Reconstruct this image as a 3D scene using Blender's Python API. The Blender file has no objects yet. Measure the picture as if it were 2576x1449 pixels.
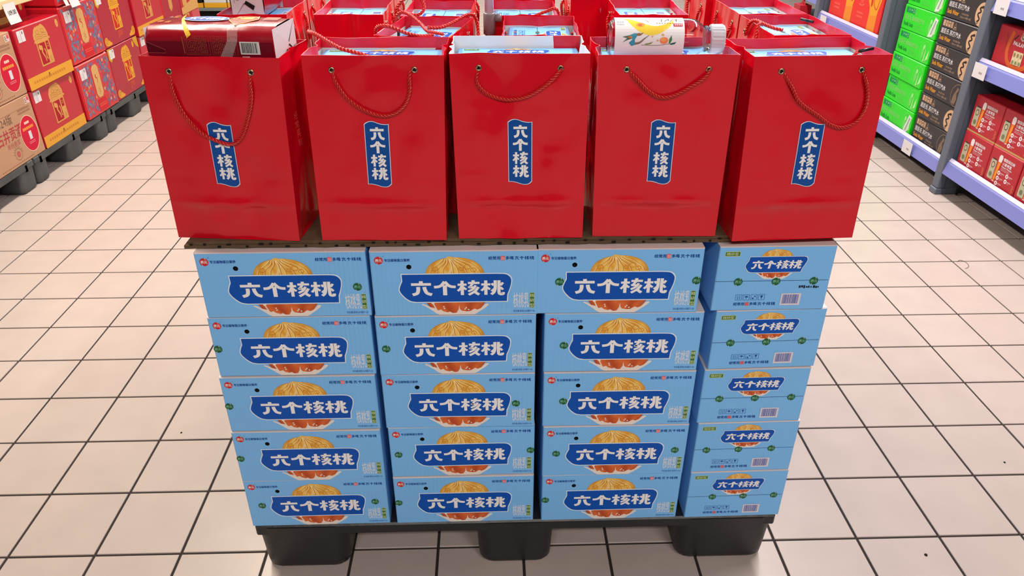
import bpy, bmesh, math, random
from mathutils import Vector, Matrix, noise
from mathutils.geometry import tessellate_polygon

random.seed(7)
SC = bpy.context.scene
COL = SC.collection
PI = math.pi

# ------------------------------------------------------------------ camera
cam_d = bpy.data.cameras.new('camera'); cam = bpy.data.objects.new('camera', cam_d); COL.objects.link(cam)
cam_d.sensor_width = 36.0; cam_d.lens = 1887.94 / 2576 * 36.0; cam_d.clip_start = 0.02
yaw, pit, rol = 0.0299131, 0.5179262, 0.0010542
fwd = Vector((math.sin(yaw) * math.cos(pit), math.cos(yaw) * math.cos(pit), -math.sin(pit)))
rgt = Vector((math.cos(yaw), -math.sin(yaw), 0)); upv = rgt.cross(fwd)
r2 = rgt * math.cos(rol) + upv * math.sin(rol); u2 = upv * math.cos(rol) - rgt * math.sin(rol)
M = Matrix((r2, u2, -fwd)).transposed().to_4x4(); M.translation = Vector((-0.04351, -1.24061, 1.40964))
cam.matrix_world = M
SC.camera = cam
# ------------------------------------------------------------------ light
SC.view_settings.view_transform = 'Standard'; SC.view_settings.look = 'None'
SC.view_settings.gamma = 1.0; SC.view_settings.use_curve_mapping = False
SC.view_settings.exposure = -0.6
W = bpy.data.worlds.new('world'); SC.world = W; W.use_nodes = True
W.node_tree.nodes['Background'].inputs[0].default_value = (1.0, 0.95, 0.92, 1)
W.node_tree.nodes['Background'].inputs[1].default_value = 0.13
LIGHTS = []
def strip(x, y, power, color, z=2.85, lx=0.22, ly=1.5):
    d = bpy.data.lights.new('ceiling_strip', 'AREA'); d.shape = 'RECTANGLE'; d.size = lx; d.size_y = ly
    d.energy = power; d.color = color
    o = bpy.data.objects.new('ceiling_strip', d); COL.objects.link(o); o.location = (x, y, z)
    LIGHTS.append((x, y, z))
for xx in (-0.35, 1.25):                      # cross aisle behind the camera
    strip(xx, -2.5, 88, (1.0, 0.93, 0.87), lx=1.2, ly=0.3)
for yy in (0.9, 2.7, 4.5, 6.3, 8.1):           # the two aisles beside the stack
    pw = {0.9: 138}.get(yy, 84)
    strip(-1.40, yy, pw, (1.0, 0.90, 0.77))
    strip(1.45, yy, pw, (1.0, 0.94, 0.93))

# ------------------------------------------------------------------ helpers
def lin(c):
    c = c / 255.0
    return c / 12.92 if c <= 0.04045 else ((c + 0.055) / 1.055) ** 2.4
def rgb(r, g, b): return (lin(r), lin(g), lin(b), 1.0)

MATS = {}
def mat(name, color, rough=0.5, metal=0.0, coat=0.0, bump=None, vary=0.0, trans=0.0, spec=0.5, alpha=1.0, ior=1.45):
    """principled material; bump=(scale, strength), vary=noise value variation"""
    if name in MATS: return MATS[name]
    m = bpy.data.materials.new(name); m.use_nodes = True; nt = m.node_tree
    p = nt.nodes['Principled BSDF']
    p.inputs['Base Color'].default_value = color; p.inputs['Roughness'].default_value = rough
    p.inputs['Metallic'].default_value = metal; p.inputs['Coat Weight'].default_value = coat
    p.inputs['Coat Roughness'].default_value = 0.08
    p.inputs['Transmission Weight'].default_value = trans; p.inputs['IOR'].default_value = ior
    p.inputs['Specular IOR Level'].default_value = spec; p.inputs['Alpha'].default_value = alpha
    tc = nt.nodes.new('ShaderNodeTexCoord')
    if bump:
        n = nt.nodes.new('ShaderNodeTexNoise'); n.inputs['Scale'].default_value = bump[0]; n.inputs['Detail'].default_value = 4
        b = nt.nodes.new('ShaderNodeBump'); b.inputs['Strength'].default_value = bump[1]; b.inputs['Distance'].default_value = 0.01
        nt.links.new(tc.outputs['Object'], n.inputs['Vector']); nt.links.new(n.outputs['Fac'], b.inputs['Height'])
        nt.links.new(b.outputs['Normal'], p.inputs['Normal'])
    if vary:
        n = nt.nodes.new('ShaderNodeTexNoise'); n.inputs['Scale'].default_value = 9; n.inputs['Detail'].default_value = 5
        oi = nt.nodes.new('ShaderNodeObjectInfo')
        ad = nt.nodes.new('ShaderNodeVectorMath'); ad.operation = 'ADD'
        nt.links.new(tc.outputs['Object'], ad.inputs[0]); nt.links.new(oi.outputs['Location'], ad.inputs[1])
        nt.links.new(ad.outputs[0], n.inputs['Vector'])
        r = nt.nodes.new('ShaderNodeMapRange'); r.inputs['To Min'].default_value = 1 - vary; r.inputs['To Max'].default_value = 1 + vary
        r.inputs['From Min'].default_value = 0.3; r.inputs['From Max'].default_value = 0.7
        nt.links.new(n.outputs['Fac'], r.inputs['Value'])
        h = nt.nodes.new('ShaderNodeHueSaturation'); h.inputs['Color'].default_value = color
        nt.links.new(r.outputs['Result'], h.inputs['Value']); nt.links.new(h.outputs['Color'], p.inputs['Base Color'])
    MATS[name] = m
    return m

def flute_bump(m, strength=0.35):
    """vertical corrugation showing through a carton's print, in patches"""
    nt = m.node_tree; p = nt.nodes['Principled BSDF']
    tc = nt.nodes.new('ShaderNodeTexCoord'); oi = nt.nodes.new('ShaderNodeObjectInfo')
    w = nt.nodes.new('ShaderNodeTexWave'); w.wave_type = 'BANDS'; w.bands_direction = 'X'
    w.inputs['Scale'].default_value = 38; w.inputs['Distortion'].default_value = 0.6; w.inputs['Detail'].default_value = 1
    n = nt.nodes.new('ShaderNodeTexNoise'); n.inputs['Scale'].default_value = 5; n.inputs['Detail'].default_value = 1
    ad = nt.nodes.new('ShaderNodeVectorMath'); ad.operation = 'ADD'
    nt.links.new(tc.outputs['Object'], ad.inputs[0]); nt.links.new(oi.outputs['Location'], ad.inputs[1])
    nt.links.new(ad.outputs[0], n.inputs['Vector']); nt.links.new(tc.outputs['Object'], w.inputs['Vector'])
    r = nt.nodes.new('ShaderNodeMapRange'); r.inputs['From Min'].default_value = 0.48; r.inputs['From Max'].default_value = 0.7
    r.clamp = True
    nt.links.new(n.outputs['Fac'], r.inputs['Value'])
    mu = nt.nodes.new('ShaderNodeMath'); mu.operation = 'MULTIPLY'
    nt.links.new(w.outputs['Fac'], mu.inputs[0]); nt.links.new(r.outputs['Result'], mu.inputs[1])
    b = nt.nodes.new('ShaderNodeBump'); b.inputs['Strength'].default_value = strength; b.inputs['Distance'].default_value = 0.0012
    nt.links.new(mu.outputs[0], b.inputs['Height']); nt.links.new(b.outputs['Normal'], p.inputs['Normal'])

def print_mat(name, rough=0.4, coat=0.0, flute=0, light_cut=1.0):
    m = bpy.data.materials.new(name); m.use_nodes = True; nt = m.node_tree
    p = nt.nodes['Principled BSDF']; p.inputs['Roughness'].default_value = rough; p.inputs['Coat Weight'].default_value = coat; p.inputs['Specular IOR Level'].default_value = 0.2
    a = nt.nodes.new('ShaderNodeAttribute'); a.attribute_name = 'Col'
    if light_cut < 1:
        mx = nt.nodes.new('ShaderNodeVectorMath'); mx.operation = 'SCALE'; mx.inputs['Scale'].default_value = light_cut
        nt.links.new(a.outputs['Color'], mx.inputs[0]); nt.links.new(mx.outputs[0], p.inputs['Base Color'])
    else: nt.links.new(a.outputs['Color'], p.inputs['Base Color'])
    if flute: flute_bump(m, flute)
    return m

class MB:
    def __init__(s): s.v = []; s.f = []; s.m = []; s.sm = []
    def add(s, vs, fs, m=0, smooth=False):
        o = len(s.v); s.v += [tuple(v) for v in vs]
        for f in fs: s.f.append(tuple(i + o for i in f)); s.m.append(m); s.sm.append(smooth)
    def box(s, x0, x1, y0, y1, z0, z1, m=0):
        s.add([(x0,y0,z0),(x1,y0,z0),(x1,y1,z0),(x0,y1,z0),(x0,y0,z1),(x1,y0,z1),(x1,y1,z1),(x0,y1,z1)],
              [(0,3,2,1),(4,5,6,7),(0,1,5,4),(1,2,6,5),(2,3,7,6),(3,0,4,7)], m)
    def cbox(s, x0, x1, y0, y1, z0, z1, c, m=0, top=None):
        """box with chamfered edges; top = material of the top face"""
        bm = bmesh.new()
        vs = [bm.verts.new(p) for p in [(x0,y0,z0),(x1,y0,z0),(x1,y1,z0),(x0,y1,z0),(x0,y0,z1),(x1,y0,z1),(x1,y1,z1),(x0,y1,z1)]]
        for f in [(0,3,2,1),(4,5,6,7),(0,1,5,4),(1,2,6,5),(2,3,7,6),(3,0,4,7)]: bm.faces.new([vs[i] for i in f])
        bmesh.ops.bevel(bm, geom=list(bm.edges), offset=c, segments=1, affect='EDGES', profile=0.5)
        bm.verts.ensure_lookup_table(); bm.verts.index_update()
        o = len(s.v); s.v += [tuple(v.co) for v in bm.verts]
        for f in bm.faces:
            f.normal_update()
            s.f.append(tuple(v.index + o for v in f.verts)); s.sm.append(False)
            s.m.append(top if (top is not None and f.normal.z > 0.9) else m)
        bm.free()
    def tube(s, pts, r, n=8, m=0, cap=True, smooth=True):
        pts = [Vector(p) for p in pts]; N = len(pts)
        rr = r if isinstance(r, (list, tuple)) else [r] * N
        t0 = (pts[1] - pts[0]).normalized(); a = Vector((0, 0, 1)) if abs(t0.z) < 0.9 else Vector((1, 0, 0))
        nrm = t0.cross(a).normalized(); o = len(s.v); prev = t0
        for i, p in enumerate(pts):
            t = (pts[min(i + 1, N - 1)] - pts[max(i - 1, 0)]).normalized()
            ax = prev.cross(t)
            if ax.length > 1e-7: nrm = Matrix.Rotation(prev.angle(t), 3, ax.normalized()) @ nrm
            prev = t; b = t.cross(nrm).normalized()
            for k in range(n):
                an = 2 * PI * k / n
                s.v.append(tuple(p + (nrm * math.cos(an) + b * math.sin(an)) * rr[i]))
        for i in range(N - 1):
            for k in range(n):
                s.f.append((o + i*n + k, o + i*n + (k+1) % n, o + (i+1)*n + (k+1) % n, o + (i+1)*n + k)); s.m.append(m); s.sm.append(smooth)
        if cap:
            s.f.append(tuple(o + k for k in range(n))[::-1]); s.m.append(m); s.sm.append(False)
            s.f.append(tuple(o + (N-1)*n + k for k in range(n))); s.m.append(m); s.sm.append(False)
    def lathe(s, prof, n=24, m=0, axis='z', cap=True):
        """prof = [(r, h)...] about an axis"""
        o = len(s.v)
        for r, h in prof:
            for k in range(n):
                a = 2 * PI * k / n; c, d = r * math.cos(a), r * math.sin(a)
                s.v.append({'z': (c, d, h), 'x': (h, c, d), 'y': (d, h, c)}[axis])
        for i in range(len(prof) - 1):
            for k in range(n):
                s.f.append((o + i*n + k, o + i*n + (k+1) % n, o + (i+1)*n + (k+1) % n, o + (i+1)*n + k)); s.m.append(m); s.sm.append(True)
        if cap:
            s.f.append(tuple(o + k for k in range(n))[::-1]); s.m.append(m); s.sm.append(False)
            s.f.append(tuple(o + (len(prof)-1)*n + k for k in range(n))); s.m.append(m); s.sm.append(False)
    def prism(s, poly, h0, h1, ax='z', m=0):
        """extrude a convex-ish 2D polygon: ax='z' (x,y), 'y' (x,z), 'x' (y,z)"""
        def P(a, b, h): return {'z': (a, b, h), 'y': (a, h, b), 'x': (h, a, b)}[ax]
        n = len(poly)
        s.add([P(a, b, h0) for a, b in poly] + [P(a, b, h1) for a, b in poly],
              [tuple(range(n)), tuple(range(2*n - 1, n - 1, -1))] + [(i, i + n, (i+1) % n + n, (i+1) % n) for i in range(n)], m)
    def data(s, name, mats):
        me = bpy.data.meshes.new(name); me.from_pydata(s.v, [], s.f)
        for q in mats: me.materials.append(q)
        me.polygons.foreach_set('material_index', s.m); me.polygons.foreach_set('use_smooth', s.sm)
        bm = bmesh.new(); bm.from_mesh(me); bmesh.ops.recalc_face_normals(bm, faces=bm.faces[:]); bm.to_mesh(me); bm.free()
        me.update()
        return me

def link(name, data, parent=None, loc=None, rz=0):
    o = bpy.data.objects.new(name, data); COL.objects.link(o)
    if parent: o.parent = parent
    if loc is not None: o.location = loc
    if rz: o.rotation_euler.z = rz
    return o
def tag(o, label, cat, group=None):
    o['label'] = label; o['category'] = cat
    if group: o['group'] = group
    return o
def thing(name, label, cat, loc=(0,0,0), rz=0, group=None):
    return tag(link(name, None, None, loc, rz), label, cat, group)
def struct(name, data, parent=None):
    o = link(name, data, parent); o['kind'] = 'structure'; return o
def part(name, mb, mats, parent, **k): return link(name, mb.data(name, mats if isinstance(mats, (list, tuple)) else [mats]), parent, **k)

# ------------------------------------------------------------------ printed graphics (flat, layered, coloured per corner)
GL = {}
def glyphs(s, bold=0.0):
    key = (s, bold)
    if key in GL: return GL[key]
    c = bpy.data.curves.new('glyph', 'FONT'); c.body = s; c.size = 1; c.resolution_u = 3; c.offset = bold
    o = bpy.data.objects.new('glyph', c); COL.objects.link(o)
    me = o.evaluated_get(bpy.context.evaluated_depsgraph_get()).to_mesh()
    vs = [(v.co.x, v.co.y) for v in me.vertices]; fs = [tuple(p.vertices) for p in me.polygons]
    o.evaluated_get(bpy.context.evaluated_depsgraph_get()).to_mesh_clear()
    bpy.data.objects.remove(o); bpy.data.curves.remove(c)
    GL[key] = (vs, fs)
    return GL[key]

def catmull(pts, n=6, closed=False):
    P = [Vector(p) for p in pts]; N = len(P); out = []
    rng = range(N if closed else N - 1)
    for i in rng:
        p1, p2 = P[i], P[(i+1) % N]
        p0 = P[i-1] if (closed or i > 0) else p1 * 2 - p2
        p3 = P[(i+2) % N] if (closed or i + 2 < N) else p2 * 2 - p1
        for k in range(n):
            t = k / n
            out.append(0.5 * ((2*p1) + (p2-p0)*t + (2*p0 - 5*p1 + 4*p2 - p3)*t*t + (3*p1 - p0 - 3*p2 + p3)*t**3))
    if not closed: out.append(P[-1])
    return out

LS = 0.00016
class Dec:
    def __init__(s): s.v = []; s.f = []; s.c = []; s.k = 0
    def tri(s, pts, faces, col, layer):
        s.k = (s.k + 1) % 17; o = len(s.v); s.v += [(p[0], p[1], layer * LS + s.k * 8e-6) for p in pts]
        for f in faces: s.f.append(tuple(i + o for i in f)); s.c.append(col)
    def poly(s, pts, col, L=1):
        t = tessellate_polygon([[Vector((p[0], p[1], 0)) for p in pts]]); s.tri(pts, t, col, L)
    def rect(s, x0, y0, x1, y1, col, L=1): s.tri([(x0,y0),(x1,y0),(x1,y1),(x0,y1)], [(0,1,2,3)], col, L)
    def ell(s, cx, cy, rx, ry, col, L=1, n=28):
        s.tri([(cx + rx*math.cos(2*PI*k/n), cy + ry*math.sin(2*PI*k/n)) for k in range(n)], [tuple(range(n))], col, L)
    def ring(s, cx, cy, rx, ry, w, col, L=1, n=32):
        p = []
        for k in range(n):
            a = 2*PI*k/n; p += [(cx + rx*math.cos(a), cy + ry*math.sin(a)), (cx + (rx-w)*math.cos(a), cy + (ry-w)*math.sin(a))]
        s.tri(p, [(2*k, 2*((k+1) % n), 2*((k+1) % n)+1, 2*k+1) for k in range(n)], col, L)
    def frame(s, x0, y0, x1, y1, w, col, L=1):
        s.rect(x0, y0, x1, y0+w, col, L); s.rect(x0, y1-w, x1, y1, col, L); s.rect(x0, y0+w, x0+w, y1-w, col, L); s.rect(x1-w, y0+w, x1, y1-w, col, L)
    def stroke(s, pts, w, col, L=1, smooth=5, w1=None):
        P = [Vector((p[0], p[1])) for p in pts]
        if smooth and len(P) > 2: P = [Vector((q.x, q.y)) for q in catmull([(p.x, p.y, 0) for p in P], smooth)]
        N = len(P); ls = []
        for i, p in enumerate(P):
            t = (P[min(i+1, N-1)] - P[max(i-1, 0)])
            t = t.normalized() if t.length else Vector((1, 0)); nn = Vector((-t.y, t.x))
            ww = w if w1 is None else w + (w1 - w) * i / (N - 1)
            ls += [tuple(p + nn * ww / 2), tuple(p - nn * ww / 2)]
        s.tri(ls, [(2*i, 2*i+2, 2*i+3, 2*i+1) for i in range(N-1)], col, L)
    def text(s, t, x, y, h, col, L=2, w=None, bold=0.0, rot=0, cx=False, sx=1.0):
        """h = height of the glyph box, w = fitted width; x, y = lower left (or centre x)"""
        vs, fs = glyphs(t)
        if not vs: return
        x0 = min(v[0] for v in vs); x1 = max(v[0] for v in vs); y0 = min(v[1] for v in vs); y1 = max(v[1] for v in vs)
        sy = h / (y1 - y0); k = (w / (x1 - x0)) if w else sy * sx
        dx = -(x1 - x0) * k / 2 if cx else 0
        p = [((v[0]-x0)*k + dx, (v[1]-y0)*sy) for v in vs]
        ca, sa = math.cos(rot), math.sin(rot)
        e = bold * h
        for ex, ey in (((-e, -e), (e, -e), (-e, e), (e, e)) if bold else ((0, 0),)):
            s.tri([(x + (a+ex)*ca - (b+ey)*sa, y + (a+ex)*sa + (b+ey)*ca) for a, b in p], fs, col, L)
    def vtext(s, t, x, y, size, pitch, col, L=2, bold=0.0):
        for i, ch in enumerate(t): s.text(ch, x, y - i * pitch, size, col, L, w=size, bold=bold, cx=True)
    def rows(s, fn, n, m, width, y0, y1, L=1, cx=0.0):
        """a shaded picture with a smooth outline: rows of cells across width(v)"""
        for j in range(m):
            a, b = j / m, (j+1) / m
            for i in range(n):
                p, q = i / n * 2 - 1, (i+1) / n * 2 - 1
                wa, wb = width(a), width(b)
                pts = [(cx + wa[0] + (wa[1]-wa[0])*(p+1)/2, y0 + (y1-y0)*a), (cx + wa[0] + (wa[1]-wa[0])*(q+1)/2, y0 + (y1-y0)*a),
                       (cx + wb[0] + (wb[1]-wb[0])*(q+1)/2, y0 + (y1-y0)*b), (cx + wb[0] + (wb[1]-wb[0])*(p+1)/2, y0 + (y1-y0)*b)]
                s.tri(pts, [(0,1,2,3)], fn((p+q)/2, (a+b)/2), L)
    def place(s, o, dx, dy, k=1.0, L=0, rot=0):
        """stamp another graphic into this one"""
        ca, sa = math.cos(rot) * k, math.sin(rot) * k; off = len(s.v)
        s.v += [(dx + v[0]*ca - v[1]*sa, dy + v[0]*sa + v[1]*ca, v[2] + L*LS) for v in o.v]
        s.f += [tuple(i + off for i in f) for f in o.f]; s.c += o.c
    def data(s, name, m, fn=None):
        fn = fn or (lambda u, v, w: (u, -w, v))
        me = bpy.data.meshes.new(name); me.from_pydata([fn(*v) for v in s.v], [], s.f)
        me.materials.append(m)
        ca = me.color_attributes.new('Col', 'FLOAT_COLOR', 'CORNER')
        buf = []
        for f, c in zip(s.f, s.c): buf += list(c) * len(f)
        ca.data.foreach_set('color', buf); me.update()
        return me

def mixc(a, b, t):
    t = max(0, min(1, t)); return tuple(a[i] + (b[i]-a[i]) * t for i in range(3)) + (1.0,)

# ------------------------------------------------------------------ shared printed motifs
WHITE = rgb(238, 236, 236); NAVY = rgb(0, 80, 178); GREEN = rgb(15, 92, 55); REDC = rgb(205, 40, 50); TXT = rgb(20, 75, 150)
def wood(L, s, ox, w):
    return [([(4,68),(42,68)], 10), ([(23,90),(23,10)], 11), ([(21,60),(15,46),(4,33)], 9), ([(27,54),(34,46),(41,41)], 9)]
CH = {
 '六': [([(8,72),(92,72)], 12), ([(50,90),(50,72)], 13), ([(37,58),(37,40),(31,22),(12,14)], 13), ([(63,58),(66,40),(75,22),(94,14)], 13)],
 '个': [([(4,56),(22,58),(36,66),(50,86)], 12), ([(50,86),(64,66),(78,58),(96,56)], 12), ([(50,66),(50,10)], 14)],
 '核': wood(0,0,0,0) + [([(70,92),(70,78)], 11), ([(48,77),(97,77)], 10), ([(68,74),(58,58),(52,53),(72,53)], 9), ([(80,64),(70,44),(48,30)], 9), ([(92,54),(76,30),(50,11)], 10), ([(75,32),(84,20),(95,12)], 11)],
 '桃': wood(0,0,0,0) + [([(63,90),(63,50),(58,26),(46,12)], 11), ([(79,90),(79,26),(84,14),(96,14),(97,24)], 11), ([(48,74),(56,62)], 9), ([(47,30),(60,44)], 9), ([(96,78),(86,62)], 9), ([(85,52),(96,38)], 9)],
}
def brand_char(d, ch, x, y, size, col, L, sy=1.0):
    for pts, w in CH[ch]:
        d.stroke([(x + p[0]/100*size, y + p[1]/100*size*sy) for p in pts], w*1.24/100*size, col, L, smooth=5 if len(pts) > 2 else 0)
def banner_outline(w, h, skew=0.0):
    k = [(0.0,1.0),(0.88,1.0),(0.955,0.975),(0.995,0.85),(1.0,0.68),(0.985,0.45),(0.965,0.26),(0.96,0.0),
         (0.12,0.0),(0.06,0.05),(0.005,0.22),(-0.028,0.42),(-0.018,0.60),(0.002,0.76)]
    out = []
    c = k[1:7]; sm = catmull([(a, b, 0) for a, b in c], 4)
    pts = [k[0]] + [(p.x, p.y) for p in sm] + [k[7], k[8]] + [(p.x, p.y) for p in catmull([(a, b, 0) for a, b in k[8:14]], 4)][1:]
    return [(a*w + skew*b*h, b*h) for a, b in pts]
def banner(w, h, skew=0.0, L=4):
    d = Dec(); o = banner_outline(w, h, skew); cx, cy = w/2, h/2
    e = h * 0.034
    big = [(cx + (a-cx)*(1 + 2*e/w), cy + (b-cy)*(1 + 2*e/h)) for a, b in o]
    d.poly(big, rgb(222, 235, 246), L); d.poly(o, NAVY, L+1)
    s = h * 0.625; y = h * 0.175
    for i, ch in enumerate('六个核桃'):
        dd = Dec(); brand_char(dd, ch, 0, 0, s, WHITE, L+2, 1.05)
        d.v_off = 0
        off = len(d.v); x0 = w*0.062 + i * w*0.218
        d.v += [(x0 + v[0]*1.20 + skew*v[1], y + v[1], v[2]) for v in dd.v]; d.f += [tuple(k + off for k in f) for f in dd.f]; d.c += dd.c
    return d
def walnut_top(p, v):
    r = 0.5 + 0.5*math.sin(p*9.5 + 2.2*math.sin(v*3.0 + p*2.0) + 1.2*noise.noise(Vector((p*3, v*3, 1))))
    f = noise.noise(Vector((p*7, v*5, 4.2)))*0.5 + 0.5
    base = mixc(rgb(222, 152, 42), rgb(248, 206, 104), r*0.75 + f*0.3)
    cr = abs(p + 0.22 - 0.28*v); base = mixc(rgb(248, 224, 170), base, min(1, cr/0.07))
    e = abs(p); base = mixc(base, rgb(196, 130, 40), max(0, (e-0.8)/0.2)*0.8)
    return base
def walnut_low(p, v):
    r = 0.5 + 0.5*math.sin(p*8 + 1.5*noise.noise(Vector((p*2, v*2, 9))) + v*1.2)
    f = noise.noise(Vector((p*6, v*4, 2.2)))*0.5 + 0.5
    return mixc(mixc(rgb(176, 66, 30), rgb(224, 112, 56), r*0.7+f*0.35), rgb(150, 58, 30), max(0, abs(p)-0.75)*2)
def walnut(hw, ytop, yb1, yb0, ybot, L=1, n=44, m=14):
    """kernel above the banner top yb1, shell below yb0, milk splash at ybot"""
    d = Dec()
    def wt(v):
        q = math.sqrt(max(0.0, 1 - (0.04 + 0.955*v)**2.3)); n_ = 0.10*max(0, (v-0.86)/0.14)
        return (-hw*(q*0.96 + 0.02) - 0, hw*(q*0.96 + 0.02))
    d.rows(walnut_top, n, m, wt, yb1 - 0.002, ytop, L)
    Hk = ytop - yb1
    for a, b, wd in ((-0.85,-0.55,1),(-0.62,-0.40,1),(-0.42,-0.28,1.2),(-0.06,-0.14,1.5),(0.12,-0.06,1.2),(0.40,0.06,1),(0.66,0.25,1),(0.84,0.50,0.8)):
        P = [(b*hw*0.45 - 0.12*hw, ytop - 0.10*Hk), (b*hw*0.9, ytop - 0.34*Hk), ((a*0.7+b*0.3)*hw, yb1 + 0.34*Hk), (a*hw, yb1 - 0.01*Hk)]
        d.stroke([(x + 0.022*hw, y) for x, y in P], 0.045*hw*wd, rgb(196, 120, 34), L+1, 4, w1=0.02*hw); d.stroke(P, 0.032*hw*wd, rgb(250, 222, 150), L+2, 4, w1=0.02*hw)
    for cx_, cy_, r_ in ((-0.66,0.32,0.11),(0.42,0.42,0.12),(0.62,0.24,0.10),(0.22,0.30,0.09)): d.ring(cx_*hw, yb1 + cy_*Hk, r_*hw, r_*hw*0.8, 0.022*hw, rgb(212, 140, 42), L+2.9, 14)
    d.poly([(-hw*0.33, ytop - (ytop-yb1)*0.10), (-hw*0.22, ytop + (ytop-yb1)*0.05), (-hw*0.14, ytop + (ytop-yb1)*0.06), (hw*0.02, ytop - (ytop-yb1)*0.02), (hw*0.05, ytop-(ytop-yb1)*0.12)], rgb(232, 190, 100), L+1.5)
    d.rows(walnut_low, n, 10, lambda v: (-hw*(0.62 + 0.42*v**0.7), hw*(0.62 + 0.42*v**0.7)), ybot + (yb0-ybot)*0.06, yb0 + 0.002, L)
    H = yb0 - ybot
    sp = [(-0.58,0),(-0.72,0.16),(-0.80,0.30),(-1.02,0.62),(-1.16,0.78),(-1.14,0.86),(-1.05,0.80),(-0.86,0.58),(-0.74,0.52),(-0.62,0.34),(-0.52,0.40),(-0.44,0.26),(-0.30,0.18),(-0.22,0.24),(-0.12,0.12),
          (0.0,0.14),(0.08,0.40),(0.10,0.72),(0.13,0.40),(0.20,0.28),(0.36,0.24),(0.48,0.26),(0.62,0.44),(0.72,0.36),(0.84,0.48),(0.98,0.78),(1.08,0.84),(1.12,0.74),(0.96,0.46),(0.80,0.24),(0.70,0.10),(0.62,0)]
    d.poly([(a*hw, ybot + b*H) for a, b in sp], rgb(232, 222, 214), L+1)
    d.ell(-0.78*hw, ybot + 0.88*H, 0.055*hw, 0.07*H, rgb(240, 225, 215), L+1, 10)
    d.stroke([(-0.78*hw, ybot+0.86*H), (-0.72*hw, ybot+0.6*H), (-0.66*hw, ybot+0.35*H)], 0.04*hw, rgb(240, 225, 215), L+1)
    for a, b in ((-0.42,0.62),(-0.4,0.48),(0.34,0.52),(0.3,0.42),(0.42,0.38)): d.ell(a*hw, ybot+b*H, 0.03*hw, 0.05*H, rgb(240,225,215), L+1, 8)
    return d
def seal(r, col=GREEN, t='养元', L=2):
    d = Dec(); d.ell(0, 0, r, r, col, L, 22); d.text(t, 0, -r*0.42, r*0.84, rgb(235, 235, 225) if col != GREEN else rgb(120, 180, 150), L+1, w=r*1.5, cx=True, bold=0.02)
    d.stroke([(r*0.25, r*1.0), (r*0.45, r*0.62)], r*0.12, rgb(200, 220, 210), L+1, 0); d.stroke([(-r*0.3, -r*1.0), (-r*0.42, -r*0.66)], r*0.12, rgb(200,220,210), L+1, 0)
    return d

# ------------------------------------------------------------------ materials
m_blue = mat('carton_blue', rgb(122, 188, 245), 0.42, spec=0.35); flute_bump(m_blue, 0.5)
m_ctop = mat('carton_top_paper', rgb(205, 190, 188), 0.7, vary=0.05)
m_dark = mat('dark_interior', rgb(10, 9, 9), 0.9)  # near-black stands in for shade in holes, slots and below shelf decks
m_kraft = mat('kraft_edge', rgb(92, 72, 52), 0.85, bump=(60, 0.3), vary=0.15)
m_print = print_mat('printed_carton', 0.42, flute=0.5)
m_printg = print_mat('printed_gloss', 0.34, 0.1)
m_printm = print_mat('printed_matt', 0.55)
m_prints = print_mat('printed_goods', 0.5, light_cut=0.74)  # aisle prints scaled darker to make up for the strong light on them
m_bag = mat('laminated_red_paper', rgb(208, 4, 32), 0.24, coat=0.45, bump=(8, 0.18), spec=0.3)
m_hem = mat('red_paper_hem', rgb(222, 16, 46), 0.36, coat=0.2, bump=(18, 0.06))
m_white = mat('white_paper_lining', rgb(226, 222, 224), 0.6, bump=(20, 0.08))
m_rope = mat('red_cord', rgb(196, 24, 20), 0.30, spec=0.8)
m_brass = mat('eyelet_metal', rgb(190, 170, 140), 0.25, metal=1.0)
m_blackp = mat('black_plastic', rgb(16, 16, 18), 0.4)
m_pallet = mat('pallet_plastic', rgb(30, 32, 36), 0.40, bump=(45, 0.12), vary=0.12)
m_palletg = mat('pallet_plastic_dusty', rgb(64, 66, 68), 0.6, bump=(45, 0.15), vary=0.2)
m_tile = None

# ------------------------------------------------------------------ floor
T = 0.2; GX = -1.18; GAP = 0.0064
m_grout = mat('grout', rgb(36, 28, 26), 0.9, bump=(80, 0.3))
m_tile = mat('beige_floor_tile', rgb(172, 158, 151), 0.26, vary=0.035, bump=(5, 0.02), spec=0.4)
fl = MB(); fl.box(-7, 7, -4, 11, -0.06, -0.0035); floor = struct('floor', fl.data('floor', [m_grout]))
Minv = cam.matrix_world.inverted()
def pix(p):
    q = Minv @ Vector(p)
    if q.z > -0.05: return None
    return (1288 + 1887.94*q.x/-q.z, 724.5 - 1887.94*q.y/-q.z)
tiles = []
for i in range(-29, 41):
    for j in range(-20, 54):
        x, y = GX + i*T, j*T
        if x < -6.9 or x > 6.7 or y > 10.7 or y < -3.9: continue
        c = pix((x + T/2, y + T/2, 0)); vis = c is not None and -60 < c[0] < 2640 and -10 < c[1] < 1520
        if vis and (-0.56 < x < 0.4 and 0.15 < y < 0.95): vis = False
        if vis and y > 0.2 and abs(x + T/2) < 0.35 + 0.42*y: vis = False
        tiles.append((not vis, (Vector((x + T/2, y + T/2, 0)) - cam.location).length, x, y))
tiles.sort()
tm = MB(); tm.cbox(GAP/2, T-GAP/2, GAP/2, T-GAP/2, -0.006, 0, 0.0009); tdat = tm.data('tile', [m_tile])
rest = MB()
for k, (nv, dd, x, y) in enumerate(tiles):
    if k < 300 and not nv:
        o = link('tile', tdat, floor, (x, y, 0))
    else: rest.box(x+GAP/2, x+T-GAP/2, y+GAP/2, y+T-GAP/2, -0.006, 0)
ro = part('tile_field', rest, m_tile, floor); ro['kind'] = 'stuff'

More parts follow.
